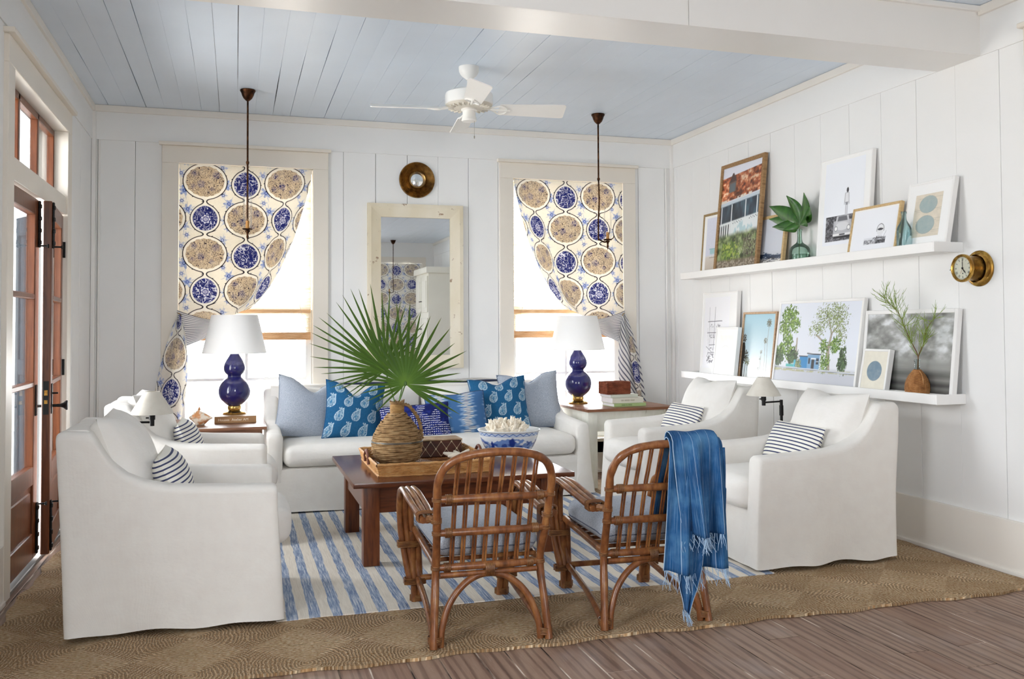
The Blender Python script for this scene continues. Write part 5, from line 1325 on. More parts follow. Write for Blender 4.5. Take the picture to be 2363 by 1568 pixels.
# ------------------------------------------------------------------ bamboo roman shades
t=NT('woven_bamboo'); v=t.co('Object'); sl=t.wave(t.co('Object',scale=(0,0,1)),34,1.0,'Z',detail=0); f=t.noise(t.co('Object',scale=(1.2,1,60)),2.5,3,.65)
t.bs(Base_Color=t.ramp(f,[(.35,hexc('#e0cba6')),(.6,hexc('#f5eddb'))]),Roughness=.8)
tl=t.n('ShaderNodeBsdfTranslucent',Color=t.ramp(f,[(.34,hexc('#dfc8a2')),(.44,hexc('#f7f2e8')),(.7,hexc('#fffdfa'))]))
tp=t.n('ShaderNodeBsdfTransparent',Color=hexc('#fffdfa'))
m1=t.n('ShaderNodeMixShader',i0=.55); t.t.links.new(t.b.outputs[0],m1.inputs[1]); t.t.links.new(tl.outputs[0],m1.inputs[2])
m2=t.n('ShaderNodeMixShader',i0=t.ramp(t.math('ADD',t.math('MULTIPLY',f,.7),t.math('MULTIPLY',sl,.3)),[(.42,(.05,)*3),(.58,(.55,)*3)])); t.t.links.new(m1.outputs[0],m2.inputs[1]); t.t.links.new(tp.outputs[0],m2.inputs[2]); t.t.links.new(m2.outputs[0],t.out.inputs[0]); M_bam=t.m
M_bamd=wood('bamboo_slat','#cf9f70','#efcfa6','X',.5,10,8,.3)
for (a,b_),lab in ((WL,'woven bamboo roman shade half lowered in the left window'),(WR,'woven bamboo roman shade half lowered in the right window')):
    o=thing('bamboo_shade',lab,'window shade',((a+b_)/2,YB+.055,0),0,'bamboo shades'); w=(b_-a)/2-.012
    MB().box((-w,-.002,1.235),(w,.002,2.54)).build('shade_panel',M_bam,o,smooth=False)
    mb=MB()
    for i in range(9): mb.tube([(-w,-.006,1.185+i*.0062),(w,-.006,1.185+i*.0062)],.0036,6)
    mb.box((-w,-.006,1.18),(w,.004,1.24)); mb.build('bottom_band',M_bamd,o)
    MB().box((-w,-.012,1.395),(w,-.003,1.425),.003,1).build('batten',M_bamd,o,smooth=False)
    MB().tube([(w-.30 if a<1 else -w+.30,-.012,2.2),(w-.03 if a<1 else -w+.03,-.012,1.25)],.0012,5).build('cord',plain('cord','#c9b595',.9),o)
# ------------------------------------------------------------------ picture ledges on the right wall
LE=[(1.695,'upper white picture ledge on the right wall'),(.868,'lower white picture ledge on the right wall')]
for z,lab in LE:
    o=thing('picture_ledge',lab,'shelf',(XR,5.43,z),0,'white picture ledges'); y0,y1=-1.44,1.455
    MB().box((-.18,y0,-.022),(0,y1,0),.002,1).build('shelf_board',M_ledge,o,smooth=False)
    MB().box((-.196,y0,-.026),(-.18,y1,.029),.002,1).build('front_lip',M_ledge,o,smooth=False)
    for ya,yb in ((y0-.008,y0),(y1,y1+.008)): MB().box((-.196,ya,-.026),(0,yb,.029),.0015,1).build('end_cap',M_ledge,o,smooth=False)
M_pw=paint('white_picture_frame','#efeeec',.4,.4,.01,.03); M_oak=wood('oak_picture_frame','#7a5b3b','#a58257','Z',.5,6,12,.2,'#bd9c72'); M_pale=wood('pale_wood_frame','#c2a473','#dcc497','Z',.5,6,12,.1)
M_gilt=wood('thin_wood_frame','#8f774f','#b49a6c','Z',.45,6,12,.1); M_pink=wood('pinkish_wood_frame','#b99878','#d6bb9d','Z',.5,6,12,.1)
M_photo=pigment('photo_print',.3,.4,0,0,.08); M_mat=paint('mat_board','#f2f2f1',.8,.2,.005,.0)
def picture(label,y0,y1,zt,xt,xb,z0,fw_,fd,fm,fn,matw=0,matb=None,inset=.006,res=.0045):
    O=Vector((XR-xb,(y0+y1)/2,z0)); Tp=Vector((XR-xt,(y0+y1)/2,zt)); V=(Tp-O); Ht=V.length; V.normalize(); U=Vector((0,-1,0)); N=U.cross(V).normalized()
    o=thing('framed_picture',label,'picture',O); o.rotation_euler=Matrix(((U.x,V.x,N.x),(U.y,V.y,N.y),(U.z,V.z,N.z))).to_euler()
    w=(y0-y1)/2; mb=MB(); b=.0025
    mb.box((-w,0,-fd),(-w+fw_,Ht,0),b,1).box((w-fw_,0,-fd),(w,Ht,0),b,1).box((-w+fw_,0,-fd),(w-fw_,fw_,0),b,1).box((-w+fw_,Ht-fw_,-fd),(w-fw_,Ht,0),b,1)
    mb.box((-w+fw_*.6,fw_*.6,-fd+.002),(w-fw_*.6,Ht-fw_*.6,-inset-.003)); mb.build('frame',fm,o,smooth=False)
    mw=matw if isinstance(matw,tuple) else (matw,)*4   # left, right, bottom, top
    x0,x1,ya,yb=-w+fw_+mw[0],w-fw_-mw[1],fw_+mw[2],Ht-fw_-mw[3]
    if any(mw): MB().box((-w+fw_,fw_,-inset-.003),(w-fw_,Ht-fw_,-inset),0).build('mat_board',matb or M_mat,o,smooth=False)
    pm=o
    nu=max(8,int((x1-x0)/res)); nv=max(8,int((yb-ya)/res)); mb=MB(); zz=-inset+(.0006 if any(mw) else 0)
    mb.grid(nu,nv,lambda u,v:(x0+(x1-x0)*u,ya+(yb-ya)*v,zz)); UV=np.array(mb.uv); A=(x1-x0)/(yb-ya)
    mb.c=[tuple(c) for c in np.clip(fn(UV[:,0],UV[:,1],A),0,1)]; mb.build('print',M_photo,o,smooth=False); return o
def grad(y,stops):
    p=[s[0] for s in stops]; c=np.array([hexs(s[1]) for s in stops]); return np.stack([np.interp(y,p,c[:,k]) for k in range(3)],1)
def leaves(img,x,y,cx,cy,rx,ry,cols,sd,sc_=26,th=.5):
    e=np.hypot((x-cx)/rx,(y-cy)/ry); n=fbm(x*sc_,y*sc_,sd,4); n2=fbm(x*sc_*2.3,y*sc_*2.3,sd+5,3)
    m=inside(e-1+(n-.5)*1.1,.06)*sm(th-.06,th+.02,n2+.22*(1-e))
    img=put(img,m,hexs(cols[0])); img=put(img,m*sm(.46,.6,fbm(x*sc_*1.6,y*sc_*1.6,sd+9,3)),hexs(cols[1])); img=put(img,m*sm(.56,.66,fbm(x*sc_*3,y*sc_*3,sd+3,2)),hexs(cols[2])); return img
def pr_beach(x,y,A):
    img=grad(y,[(0,'#c2b6a8'),(.28,'#d3cbc2'),(.3,'#d9d8da'),(.32,'#d5d8e6'),(1,'#dde0ee')]); img=img*(.97+.05*fbm(x*60,y*60,2,3))[:,None]
    img=put(img,rectm(x,y,.2,.5,.33,.42,.01),hexs('#9fc6cb')); img=put(img,rectm(x,y,.16,.54,.42,.435,.006),hexs('#7fb0b8'))
    for q in (.22,.34,.46): img=put(img,rectm(x,y,q,q+.02,.27,.34,.006),hexs('#d9e2e2'))
    return put(img,rectm(x,y,.18,.56,.265,.275,.008),hexs('#8b8078'))
def pr_house(x,y,A):
    img=grad(y,[(0,'#dfe0ea'),(1,'#dfe1ec')]); s=y+.0*x; t_=y-.05*x     # tilted verandah
    roof=rectm(x,t_,-1,2,.655,.895,.004); n=fbm(x*16,t_*30,3,4); n2=fbm(x*5,t_*4,8,3)
    rc=grad(np.clip((n-.3)*2.2,0,1),[(0,'#5b3226'),(.45,'#a3532f'),(.75,'#c98058'),(1,'#e3c3a6')]); rc=rc*(.75+.5*n2)[:,None]
    st=np.mod(x*9,1)<.07; rc=np.where(st[:,None],rc*.75,rc); m=roof[:,None]; img=img*(1-m)+rc*m
    for a,b_ in ((.0,.2),(.42,.63),(.7,.78)): img=put(img,rectm(x,t_,a,b_,.645,.672,.006)*(fbm(x*30,y*30,4)>.4),hexs('#ded6cb'))
    # dormer
    img=put(img,inside(np.maximum(np.abs(x-.27)-.085*(1-(t_-.835)/.10)*1.15,np.abs(t_-.875)-.045),.004),hexs('#4b3a38')); img=put(img,rectm(x,t_,.18,.36,.735,.835),hexs('#6c5850')); img=put(img,rectm(x,t_,.2,.34,.735,.82)*(.6+.4*(np.mod(x*55,1)>.3)),hexs('#5d6a72'))
    img=put(img,rectm(x,t_,-1,2,.615,.645,.003),hexs('#c3cfd8')); img=put(img,rectm(x,t_,-1,2,.61,.616,.002),hexs('#8595a3'))
    sh=rectm(x,t_,-1,2,.44,.61,.004); dk=grad(np.clip(fbm(x*9,t_*5,6,4)*1.8-.4,0,1),[(0,'#222b36'),(.6,'#3c4c5b'),(1,'#4c7584')]); img=img*(1-sh[:,None])+dk*sh[:,None]
    for q in (.035,.3,.65,.93): img=put(img,rectm(x+.04*(t_-.5),t_,q-.012,q+.012,.42,.61,.004),hexs('#dfe5e8'))
    img=put(img,rectm(x,t_,-1,2,.31,.445,.01),hexs('#dfe5e6')); img=put(img,rectm(x,t_,.3,2,.31,.41,.02)*sm(.45,.6,fbm(x*12,y*14,5,3)),hexs('#b2ccd2'))
    for j in range(2): img=put(img,inside(np.abs(np.mod(x*17+j*.5,1)-.5)-.16,.06)*rectm(x,t_,.33,.95,.423-j*.012,.430-j*.012,.002)*(x<.58)+inside(np.abs(np.mod(x*17+j*.5,1)-.5)-.16,.06)*rectm(x,t_,.75,.97,.423-j*.012,.430-j*.012,.002),hexs('#2e3a42'))
    img=put(img,rectm(x,t_,0,.28,.25,.42,.01)*(np.abs(np.mod(x*17,1)-.5)>.25),hexs('#2f3b40')); img=put(img,rectm(x,t_,0,.28,.25,.42,.01)*(np.abs(np.mod(x*17,1)-.5)<.23),hexs('#e6eaea'))
    gm=inside(y-.30-.05*fbm(x*6,y*3,9,3)-.03*x,.03); g=grad(np.clip(fbm(x*14,y*18,12,4)*2-.5,0,1),[(0,'#33402b'),(.4,'#53633b'),(.7,'#7f9160'),(1,'#a9b38c')]); img=img*(1-gm[:,None])+g*gm[:,None]
    img=leaves(img,x,y,.36,.15,.26,.10,('#4f6b2c','#7f9a3c','#a8b455'),31,20); img=leaves(img,x,y,.85,.2,.2,.12,('#4a4239','#6a6a50','#8f9a78'),37,22)
    img=put(img,inside(y-.075-.02*fbm(x*9,y*0,3),.02),hexs('#6d6152')); img=put(img,inside(y-.075,.02)*sm(.45,.6,fbm(x*40,y*80,4,3)),hexs('#a59a8b')); 
    for q,a_ in ((.42,.15),(.55,-.2),(.7,.1)): img=put(img,inside(np.abs(x-q-a_*(y-.1)-.02*np.sin(y*30))-.004,.004)*(y<.36),hexs('#8f8a7d'))
    return img
def pr_rocks(x,y,A):
    img=grad(y,[(0,'#aaa7a6'),(.18,'#c3c5cb'),(.3,'#cfd3dc'),(1,'#d7dbe6')]); n=fbm(x*14,y*40,4,4)
    img=put(img,inside(np.abs(y-.19-.035*np.sin(x*5+.5))-.045+(n-.5)*.12,.02),hexs('#2c3d55')); img=put(img,inside(y-.16,.02)*sm(.5,.6,n),hexs('#3b3a3c')); return put(img,inside(y-.14,.02)*sm(.52,.62,fbm(x*8,y*60,9,3)),hexs('#e4e2df'))
def pr_car(x,y,A):
    # black and white: a figure standing on the roof of an old car
    X=x*A; img=base(x,'#eef1f7'); b_=y<.36
    n=fbm(X*40,y*60,5,4); dark=grad(np.clip(n*1.9-.45,0,1),[(0,'#2c2c30'),(.6,'#5d5d62'),(1,'#9a9aa0')]); m=rectm(x,y,.07,.97,.045,.345,.003); img=img*(1-m[:,None])+dark*m[:,None]
    cx=.5*A
    img=put(img,inside(np.maximum(np.abs(X-cx)-.165,np.abs(y-.18)-.105),.006),hexs('#b9babf')); img=put(img,inside(np.maximum(np.abs(X-cx)-.12+.25*(y-.29),np.abs(y-.29)-.05),.006),hexs('#c7c8cd')); img=put(img,inside(np.maximum(np.abs(X-cx)-.085+.3*(y-.3),np.abs(y-.305)-.028),.004),hexs('#6b6c72'))
    img=put(img,inside(np.hypot((X-cx)/.12,(y-.215)/.05)-1,.06),hexs('#d8d9dc'))
    for q in (-.115,.115): img=put(img,inside(np.hypot(X-cx-q,(y-.19))-.028,.004),hexs('#f0f0f0')); img=put(img,inside(np.abs(np.hypot(X-cx-q,(y-.19))-.028)-.003,.003),hexs('#55565a'))
    img=put(img,rectm(X,y,cx-.17,cx+.17,.105,.13,.004),hexs('#e9e9ea')); img=put(img,rectm(X,y,cx-.16,cx+.16,.075,.1,.004),hexs('#2b2b2f')); img=put(img,rectm(X,y,cx-.05,cx+.05,.108,.126,.003),hexs('#4c4d52'))
    fx=cx+.06
    img=put(img,inside(np.hypot((X-fx-.008)/.020,(y-.635)/.030)-1,.15),hexs('#3d3c40')); img=put(img,inside(np.maximum(np.abs(X-fx)-.032,np.abs(y-.545)-.055),.008),hexs('#e3e4e8')); img=put(img,inside(np.abs(np.maximum(np.abs(X-fx)-.034,np.abs(y-.545)-.057))-.003,.003),hexs('#a3a4aa'))
    img=put(img,inside(np.maximum(np.abs(X-fx)-.022,np.abs(y-.475)-.018),.005),hexs('#8c8d93'))
    for q in (-.014,.012): img=put(img,inside(np.maximum(np.abs(X-fx-q)-.009,np.abs(y-.40)-.06),.004),hexs('#c3c4ca'))
    for q in (-.036,.036): img=put(img,inside(segd(X,y,fx+q*.9,.59,fx+q*1.15,.47)-.006,.003),hexs('#b5b4b8'))
    return img
def pr_hood(x,y,A):
    X=x*A; img=base(x,'#eff1f6'); n=fbm(X*50,y*50,5,4); m=rectm(X,y,.30*A,.80*A,.13,.29,.004)
    g=grad(np.clip(n*1.8-.4,0,1),[(0,'#55555b'),(.6,'#b6b7bc'),(1,'#e3e4e8')]); img=img*(1-m[:,None])+g*m[:,None]
    img=put(img,rectm(X,y,.30*A,.5*A,.24,.29,.004),hexs('#dfe1e6')); cx,cy=.66*A,.45
    img=put(img,inside(np.hypot((X-cx)/.12,(y-cy)/.13)-1,.06),hexs('#e6e7ea')); img=put(img,inside(np.abs(np.hypot((X-cx)/.125,(y-cy-.02)/.14)-1)-.05,.04)*(y>cy-.02),hexs('#3a3a3e')); img=put(img,inside(np.hypot((X-cx)/.10,(y-cy-.03)/.028)-1,.1),hexs('#3f3f44'))
    img=put(img,inside(np.maximum(np.abs(X-cx+.01)-.10,np.abs(y-.285)-.03),.01)*sm(.4,.55,n),hexs('#3c3c40')); img=put(img,rectm(X,y,.58*A,.80*A,.13,.22,.01)*sm(.42,.55,n),hexs('#303034'))
    return put(img,inside(segd(X,y,.72*A,.2,.80*A,.42)-.004,.003),hexs('#8b8b90'))
def discs(bg,col,items,mottle=.12,rule=False):
    def fn(x,y,A):
        X=x*A; img=base(x,bg); img=img*(1-mottle*.4+mottle*.8*fbm(X*9,y*9,3,3))[:,None]
        if rule: img=put(img,inside(np.abs(np.mod(y*26,1)-.5)-.05,.04)*(fbm(X*6,y*40,6,3)>.5)*.35,hexs('#8b8b80'))
        for cx,cy,rx,ry in items:
            e=np.hypot((X-cx*A)/rx,(y-cy)/ry)-1; img=put(img,inside(e,.03)*(.75+.3*fbm(X*14,y*14,8,3)),hexs(col)); img=put(img,inside(np.abs(e)-.02,.02)*.5,hexs(col)*.8)
        return img
    return fn
def pr_ship(x,y,A):
    X=x*A; img=base(x,'#f1f1f5'); cx=.44*A
    L=[]
    for q,t0,b_ in ((0,.86,.16),(-.16,.86,.30),(.13,.62,.16)): L.append((cx+q,t0,cx+q*.7-.02,b_,.004 if q==0 else .0025))
    for yy,w in ((.66,.19),(.50,.20),(.33,.14),(.22,.17)): L.append((cx-w,yy-.005,cx+w,yy+.005,.005))
    for k in range(9): L.append((cx-.19+.045*k,.62-.05*abs(k-4)*.3,cx-.15+.03*k,.16,.0014))
    L+=[(cx-.22,.30,cx-.05,.22,.004)]
    for a in L: img=put(img,inside(segd(X,y,*a[:4])-a[4],.0025)*.8,hexs('#57555e'))
    n=fbm(X*40,y*60,3,3); m=rectm(X,y,cx-.19,cx+.19,.07,.20,.01); img=put(img,m*sm(.5,.58,n)*.9,hexs('#5a5760')); 
    for yy in (.62,.47,.3): img=put(img,rectm(X,y,cx-.14,cx+.15,yy-.045,yy,.01)*sm(.55,.62,n)*.7,hexs('#6a6870'))
    return put(img,rectm(X,y,cx+.21,cx+.245,-1,2,.003)*.25*0,hexs('#ffffff'))
def pr_palms(x,y,A):
    X=x*A; img=grad(y,[(0,'#e3e8e8'),(.25,'#d3e2e8'),(1,'#a9cfdf')])
    for px,py,s_,c in ((.80,.86,.07,'#6b6a5d'),(.73,.585,.05,'#77786c'),(.62,.41,.035,'#80837a'),(.60,.31,.03,'#80837a'),(.05,.62,.07,'#4b4238'),(.12,.34,.10,'#3e3d2c'),(.20,.25,.07,'#6c7050'),(.02,.30,.1,'#2e2c26'),(.57,.15,.03,'#8a8d84')):
        px*=A; img=put(img,inside(np.abs(X-px-.01*np.sin(y*8))-(.004 if s_<.09 else .007),.003)*(y<py),hexs('#8a8a84' if px>.4*A else '#4a4740')); r=np.hypot(X-px,(y-py)*1.0); th=np.arctan2(y-py,X-px)
        img=put(img,inside(r-s_*(.55+.45*np.abs(np.sin(th*5+px*9))),.006)*(fbm(X*70,y*70,4,2)>.36),hexs(c))
    return put(img,inside(X-.05*A-.06*A*fbm(y*9,y*0+1,3),.01)*(y<.55),hexs('#2c2a26'))
def pr_trees(x,y,A):
    X=x*A; img=grad(y,[(0,'#b9bcc6'),(.17,'#c6c9d0'),(.2,'#dfe2e8'),(.5,'#e2e7f1'),(1,'#dfe4ee')]); n=fbm(X*30,y*30,4,4)
    for seg in ((1.10,.18,1.06,.42,.028),(1.06,.42,.95,.52,.016),(.95,.52,.80,.60,.010),(1.06,.42,1.10,.62,.016),(1.10,.62,1.02,.78,.010),(1.10,.62,1.22,.72,.010),(1.07,.45,1.2,.54,.012),(.44,.2,.42,.55,.012)): img=put(img,inside(segd(X,y,*seg[:4])-seg[4],.004),hexs('#8b8172')); img=put(img,inside(segd(X,y,*seg[:4])-seg[4]*.4,.004)*.6,hexs('#c9bfae'))
    G=('#3d5a24','#5f8431','#92b152')
    for a in ((.22,.86,.17,.12),(.15,.70,.17,.13),(.33,.74,.12,.12),(.22,.52,.12,.13),(.12,.40,.13,.12),(.30,.36,.12,.13)): img=leaves(img,X,y,*a,G,41,24,.46)
    for a in ((.05,.30,.11,.11),(.36,.31,.12,.10)): img=leaves(img,X,y,*a,('#2c3a28','#41583a','#5f7a4c'),45,30,.38)
    for a in ((1.0,.84,.26,.14),(1.2,.78,.2,.16),(.80,.68,.17,.10),(1.16,.92,.18,.07),(1.28,.6,.1,.14)): img=leaves(img,X,y,*a,('#6d7458','#8a9a62','#a9b787'),51,34,.60)
    for a in ((.98,.46,.09,.10),(1.18,.48,.10,.10),(1.02,.26,.10,.12)): img=leaves(img,X,y,*a,G,57,30,.5)
    img=leaves(img,X,y,1.34,.28,.08,.16,('#2c3a28','#41583a','#5f7a4c'),61,30,.36)
    img=put(img,rectm(X,y,.52,.70,.175,.33,.004),hexs('#2b84bd')); img=put(img,rectm(X,y,.50,.72,.325,.337,.003),hexs('#3c3f46')); img=put(img,rectm(X,y,.68,.92,.16,.355,.004),hexs('#7fa9cc')); img=put(img,rectm(X,y,.68,.92,.16,.355,.004)*(np.mod(y*60,1)<.3)*.4,hexs('#4d7fae')); img=put(img,inside(np.abs(y-.362-.03*(X-.8)*-1)-.007,.003)*(X>.66)*(X<.95),hexs('#2f323a'))
    img=put(img,rectm(X,y,.765,.82,.16,.30,.003),hexs('#23252c')); img=put(img,rectm(X,y,.855,.905,.235,.31,.003),hexs('#26303c')); img=put(img,rectm(X,y,.70,.735,.24,.31,.003),hexs('#2c3743')); img=put(img,rectm(X,y,.75,.85,.295,.312,.003),hexs('#e8ecef')); img=put(img,rectm(X,y,.855,.905,.268,.275,.002),hexs('#cfd9e0'))
    img=put(img,rectm(X,y,.24,.40,.19,.225,.004),hexs('#4fb3b0')); img=put(img,rectm(X,y,.40,.44,.18,.28,.004),hexs('#58b6cf')); img=leaves(img,X,y,.50,.23,.06,.06,('#54613f','#7b8a58','#9aa874'),71,40,.4)
    img=put(img,inside(np.abs(y-.155)-.018,.006)*sm(.35,.5,n)*.8,hexs('#a3a06f')); img=put(img,inside(np.abs(y-.178+.02*(X-.3))-.012,.003),hexs('#cdd1d8')); img=put(img,inside(np.abs(y-.172+.02*(X-.3))-.003,.002),hexs('#6f747e'))
    return put(img,inside(y-.128+.012*X,.006),hexs('#c2c4cc'))
def pr_sky(x,y,A):
    X=x*A; c=fbm(X*5,y*9,14,5); img=grad(y,[(0,'#454543'),(.06,'#6d6d6a'),(.1,'#3f3f3e'),(.16,'#83837f'),(.22,'#5f605d'),(.3,'#8e8f8b'),(.45,'#9b9b97'),(1,'#8f9090')])
    s_=sm(.35,.5,y)[:,None]; k=grad(np.clip(c*2.2-.6,0,1),[(0,'#757673'),(.5,'#a3a4a1'),(.85,'#cfd2d3'),(1,'#e2e5e7')]); img=img*(1-s_)+k*s_
    return img*(.93+.14*fbm(X*3,y*70,6,3)*(y<.35)+.07*(y>=.35))[:,None]
# upper ledge, far end first
picture('narrow wooden framed beach photograph at the far end of the upper ledge',6.775,6.30,2.21,.032,.075,1.696,.020,.028,M_gilt,pr_beach,(.045,.03,.0,.02))
picture('large wooden framed photograph of a rusty roofed house on the upper ledge',6.455,5.825,2.565,.045,.135,1.696,.030,.030,M_oak,pr_house,0,None,.012,.004)
picture('wooden framed photograph of dark shore rocks behind the green glass bottle',6.02,5.575,2.085,.035,.085,1.696,.022,.028,M_pale,pr_rocks)
picture('tall white framed black and white picture of a figure standing on a car',5.165,4.65,2.37,.04,.095,1.696,.010,.032,M_pw,pr_car,(.05,.05,.09,.02),None,.003,.003)
picture('pale wood framed black and white photograph on the upper ledge beside the slim blue bottle',4.765,4.335,2.0,.10,.158,1.696,.016,.026,M_pale,pr_hood,(.01,.01,.02,.01),None,.006,.003)
picture('white framed print of two grey green discs at the near end of the upper ledge',4.335,3.985,2.09,.045,.12,1.696,.016,.034,M_pw,discs('#ddd3c1','#9fb0b0',((.5,.75,.27,.20),(.47,.28,.28,.21)),.1,True),(.055,.055,.06,.06),None,.004,.003)
# lower ledge
picture('white framed drawing of a tall ship at the far end of the lower ledge',6.785,6.235,1.552,.04,.085,.869,.012,.034,M_pw,pr_ship,(.03,.10,.05,.03),None,.004,.003)
picture('small white framed print of a faint pale disc in front of the ship drawing',6.465,6.135,1.266,.10,.15,.869,.016,.036,M_pw,discs('#eeeeea','#d9dad8',((.5,.45,.29,.25),),.06),(.055,.055,.05,.05),None,.004,.003)
picture('pale wood framed photograph of palm trees under a blue sky on the lower ledge',6.16,5.705,1.379,.04,.10,.869,.016,.024,M_pink,pr_palms,0,None,.012,.003)
picture('large white framed photograph of green trees and a blue hut on the lower ledge',5.655,4.742,1.447,.045,.13,.869,.018,.032,M_pw,pr_trees,0,None,.006,.0042)
picture('large white framed photograph of grey storm clouds behind the wicker bottle',4.738,3.985,1.364,.04,.095,.869,.024,.034,M_pw,pr_sky,0,None,.008,.006)
picture('small white framed print of a slate blue disc in front of the storm cloud photograph',4.68,4.442,1.131,.108,.158,.869,.015,.036,M_pw,discs('#e6e1d2','#6f8799',((.5,.50,.27,.25),),.06),0,None,.006,.0025)
# ------------------------------------------------------------------ bottles and cuttings on the ledges
def glassy(name,hx,rough=.02):
    t=NT(name); t.bs(Base_Color=hexc(hx),Roughness=rough,IOR=1.35,Transmission_Weight=.0)
    tr=t.n('ShaderNodeBsdfTransparent',Color=hexc(hx)); gl=t.n('ShaderNodeBsdfGlossy',Roughness=.02); lw=t.n('ShaderNodeLayerWeight',Blend=.28); df=t.n('ShaderNodeBsdfTranslucent',Color=hexc(hx))
    m1=t.n('ShaderNodeMixShader',i0=.12); t.t.links.new(tr.outputs[0],m1.inputs[1]); t.t.links.new(df.outputs[0],m1.inputs[2])
    m2=t.n('ShaderNodeMixShader',i0=t.math('MULTIPLY',lw.outputs['Fresnel'],.9)); t.t.links.new(m1.outputs[0],m2.inputs[1]); t.t.links.new(gl.outputs[0],m2.inputs[2]); t.t.links.new(m2.outputs[0],t.out.inputs[0]); return t.m
M_gg=glassy('pale_green_glass','#d9ece3'); M_gb=glassy('aqua_glass','#dff1f3'); M_gc=glassy('clear_glass','#e9f1f2'); M_wat=glassy('water','#e3f0ea')
b1=thing('glass_bottle','round green glass bottle holding a dark green leaf on the upper ledge','bottle',(XR-.09,5.345,1.695))
P=smooth_path([(p[0],0,p[1]) for p in [(.0,.004),(.055,.003),(.068,.012),(.072,.04),(.071,.085),(.062,.115),(.04,.135),(.022,.15),(.0165,.17),(.0155,.20),(.0165,.232)]],4)
MB().lathe([(max(0,p.x),p.z) for p in P],40).lathe([(.0165,.232),(.0195,.233),(.0195,.242),(.014,.243)],24).build('bottle_body',M_gg,b1)
MB().lathe([(0,.01),(.062,.012),(.067,.04),(.067,.068),(0,.068)],32).build('water',M_wat,b1)
lf=thing('fatsia_leaf','dark green lobed leaf standing in the green glass bottle','leaf',(XR-.09,5.345,1.935))
t=NT('fatsia_green'); f=t.noise(t.co('Object'),30,3); t.bs(Base_Color=t.ramp(f,[(.3,hexc('#1f4a16')),(.7,hexc('#38691f'))]),Roughness=.35); M_fat=t.m
mb=MB(); hub=Vector((0,-.005,.036))
for (y,z),w in zip([(5.249,2.175),(5.428,2.179),(5.623,2.129),(5.659,2.042),(5.599,1.978),(5.169,2.065),(5.199,1.989),(5.459,1.944)],[.050,.054,.058,.046,.042,.046,.036,.036]):
    tip=Vector((R.uniform(-.04,.0)-.02,y-5.345,z-1.935)); d=tip-hub; L=d.length; d.normalize(); s_=d.cross(Vector((1,.0,0))).normalized(); n_=s_.cross(d); vs=[];m=14
    for k in range(m):
        t_=k/(m-1); ww=w*(math.sin(PI*min(1,t_*.9+.12))**.8 if t_<.97 else .05)*(.38+.62*min(1,t_*2.2)); c_=hub+d*L*t_+n_*(.02*math.sin(PI*t_))
        vs+=[c_-s_*ww+n_*ww*.25,c_,c_+s_*ww+n_*ww*.25]
    mb.add(vs,[q for k in range(m-1) for q in ((k*3,k*3+1,k*3+4,k*3+3),(k*3+1,k*3+2,k*3+5,k*3+4))])
mb.build('blade',M_fat,lf,angle=80,mods=(('SOLIDIFY',dict(thickness=.0012)),)); MB().tube([(0,-.005,.036),(0,0,0),(0,.004,-.10),(.0,.012,-.21)],.0028,6,True,5).build('stalk',M_stem,lf)
b2=thing('glass_bottle','slim aqua glass bottle on the upper ledge between the framed pictures','bottle',(XR-.140,4.272,1.695))
P=smooth_path([(p[0],0,p[1]) for p in [(.0,.004),(.032,.003),(.039,.012),(.041,.05),(.041,.115),(.036,.14),(.022,.165),(.0135,.185),(.0125,.215)]],4)
MB().lathe([(max(0,p.x),p.z) for p in P],36).lathe([(.0125,.215),(.0155,.216),(.0155,.228),(.011,.229)],20).build('bottle_body',M_gb,b2)
b3=thing('wicker_bottle','small glass bottle covered in orange wicker at the near end of the lower ledge','bottle',(XR-.125,4.205,.868)); mb=MB(); M_ow=wood('orange_wicker','#80512f','#b7834f','X',.55,20,2,.3,'#d0a370')
prf=[(.052,.004),(.061,.02),(.065,.045),(.062,.075),(.054,.10),(.042,.122),(.028,.14),(.019,.152)]; zz=[p[1] for p in prf]; rr=[p[0] for p in prf]
for i in range(30):
    z=.004+i*.0051; r0=float(np.interp(z,zz,rr)); pts=[]
    for k in range(49): a_=2*PI*k/48; q=r0+.0016*(1 if (k//2+i)%2 else -1); pts.append((q*math.cos(a_),q*math.sin(a_),z))
    mb.tube(pts,.0029,5,False)
for k in range(12): a_=2*PI*k/12; mb.tube([(float(np.interp(z,zz,rr))*1.02*math.cos(a_),float(np.interp(z,zz,rr))*1.02*math.sin(a_),z) for z in np.linspace(.004,.152,12)],.0022,5,False)
mb.lathe([(0,.003),(.05,.003),(.062,.03),(.063,.05),(.052,.10),(.027,.138),(.016,.15)],24); mb.build('wicker_cover',M_ow,b3)
MB().tube([(-.005,-.02,.148),(-.012,-.05,.128),(-.015,-.062,.10),(-.015,-.064,.075)],.0035,6,True,5).build('wicker_handle',M_ow,b3)
MB().lathe([(.0145,.145),(.0145,.20),(.0175,.203),(.0175,.212),(.0125,.213)],20).build('glass_neck',M_gc,b3)
br=thing('green_branch','airy branch of thin green twigs standing in the wicker bottle','branch',(XR-.125,4.205,1.08))
M_twig=plain('twig_green','#7d9436',.6); M_twb=wood('twig_brown','#6b4a2c','#86683f','Z',.7,12,3,.1); mb=MB(); rb=random.Random(5)
S1=[(0,.0,-.12)]+[(-.012*i,y-4.205,z-1.08) for i,(y,z) in enumerate([(4.195,1.089),(4.229,1.17),(4.258,1.238),(4.284,1.312),(4.31,1.362),(4.352,1.397),(4.40,1.449)])]
S2=[(0,.0,-.10)]+[(-.010*i,y-4.205,z-1.08) for i,(y,z) in enumerate([(4.194,1.094),(4.133,1.181),(4.106,1.248),(4.028,1.314)])]
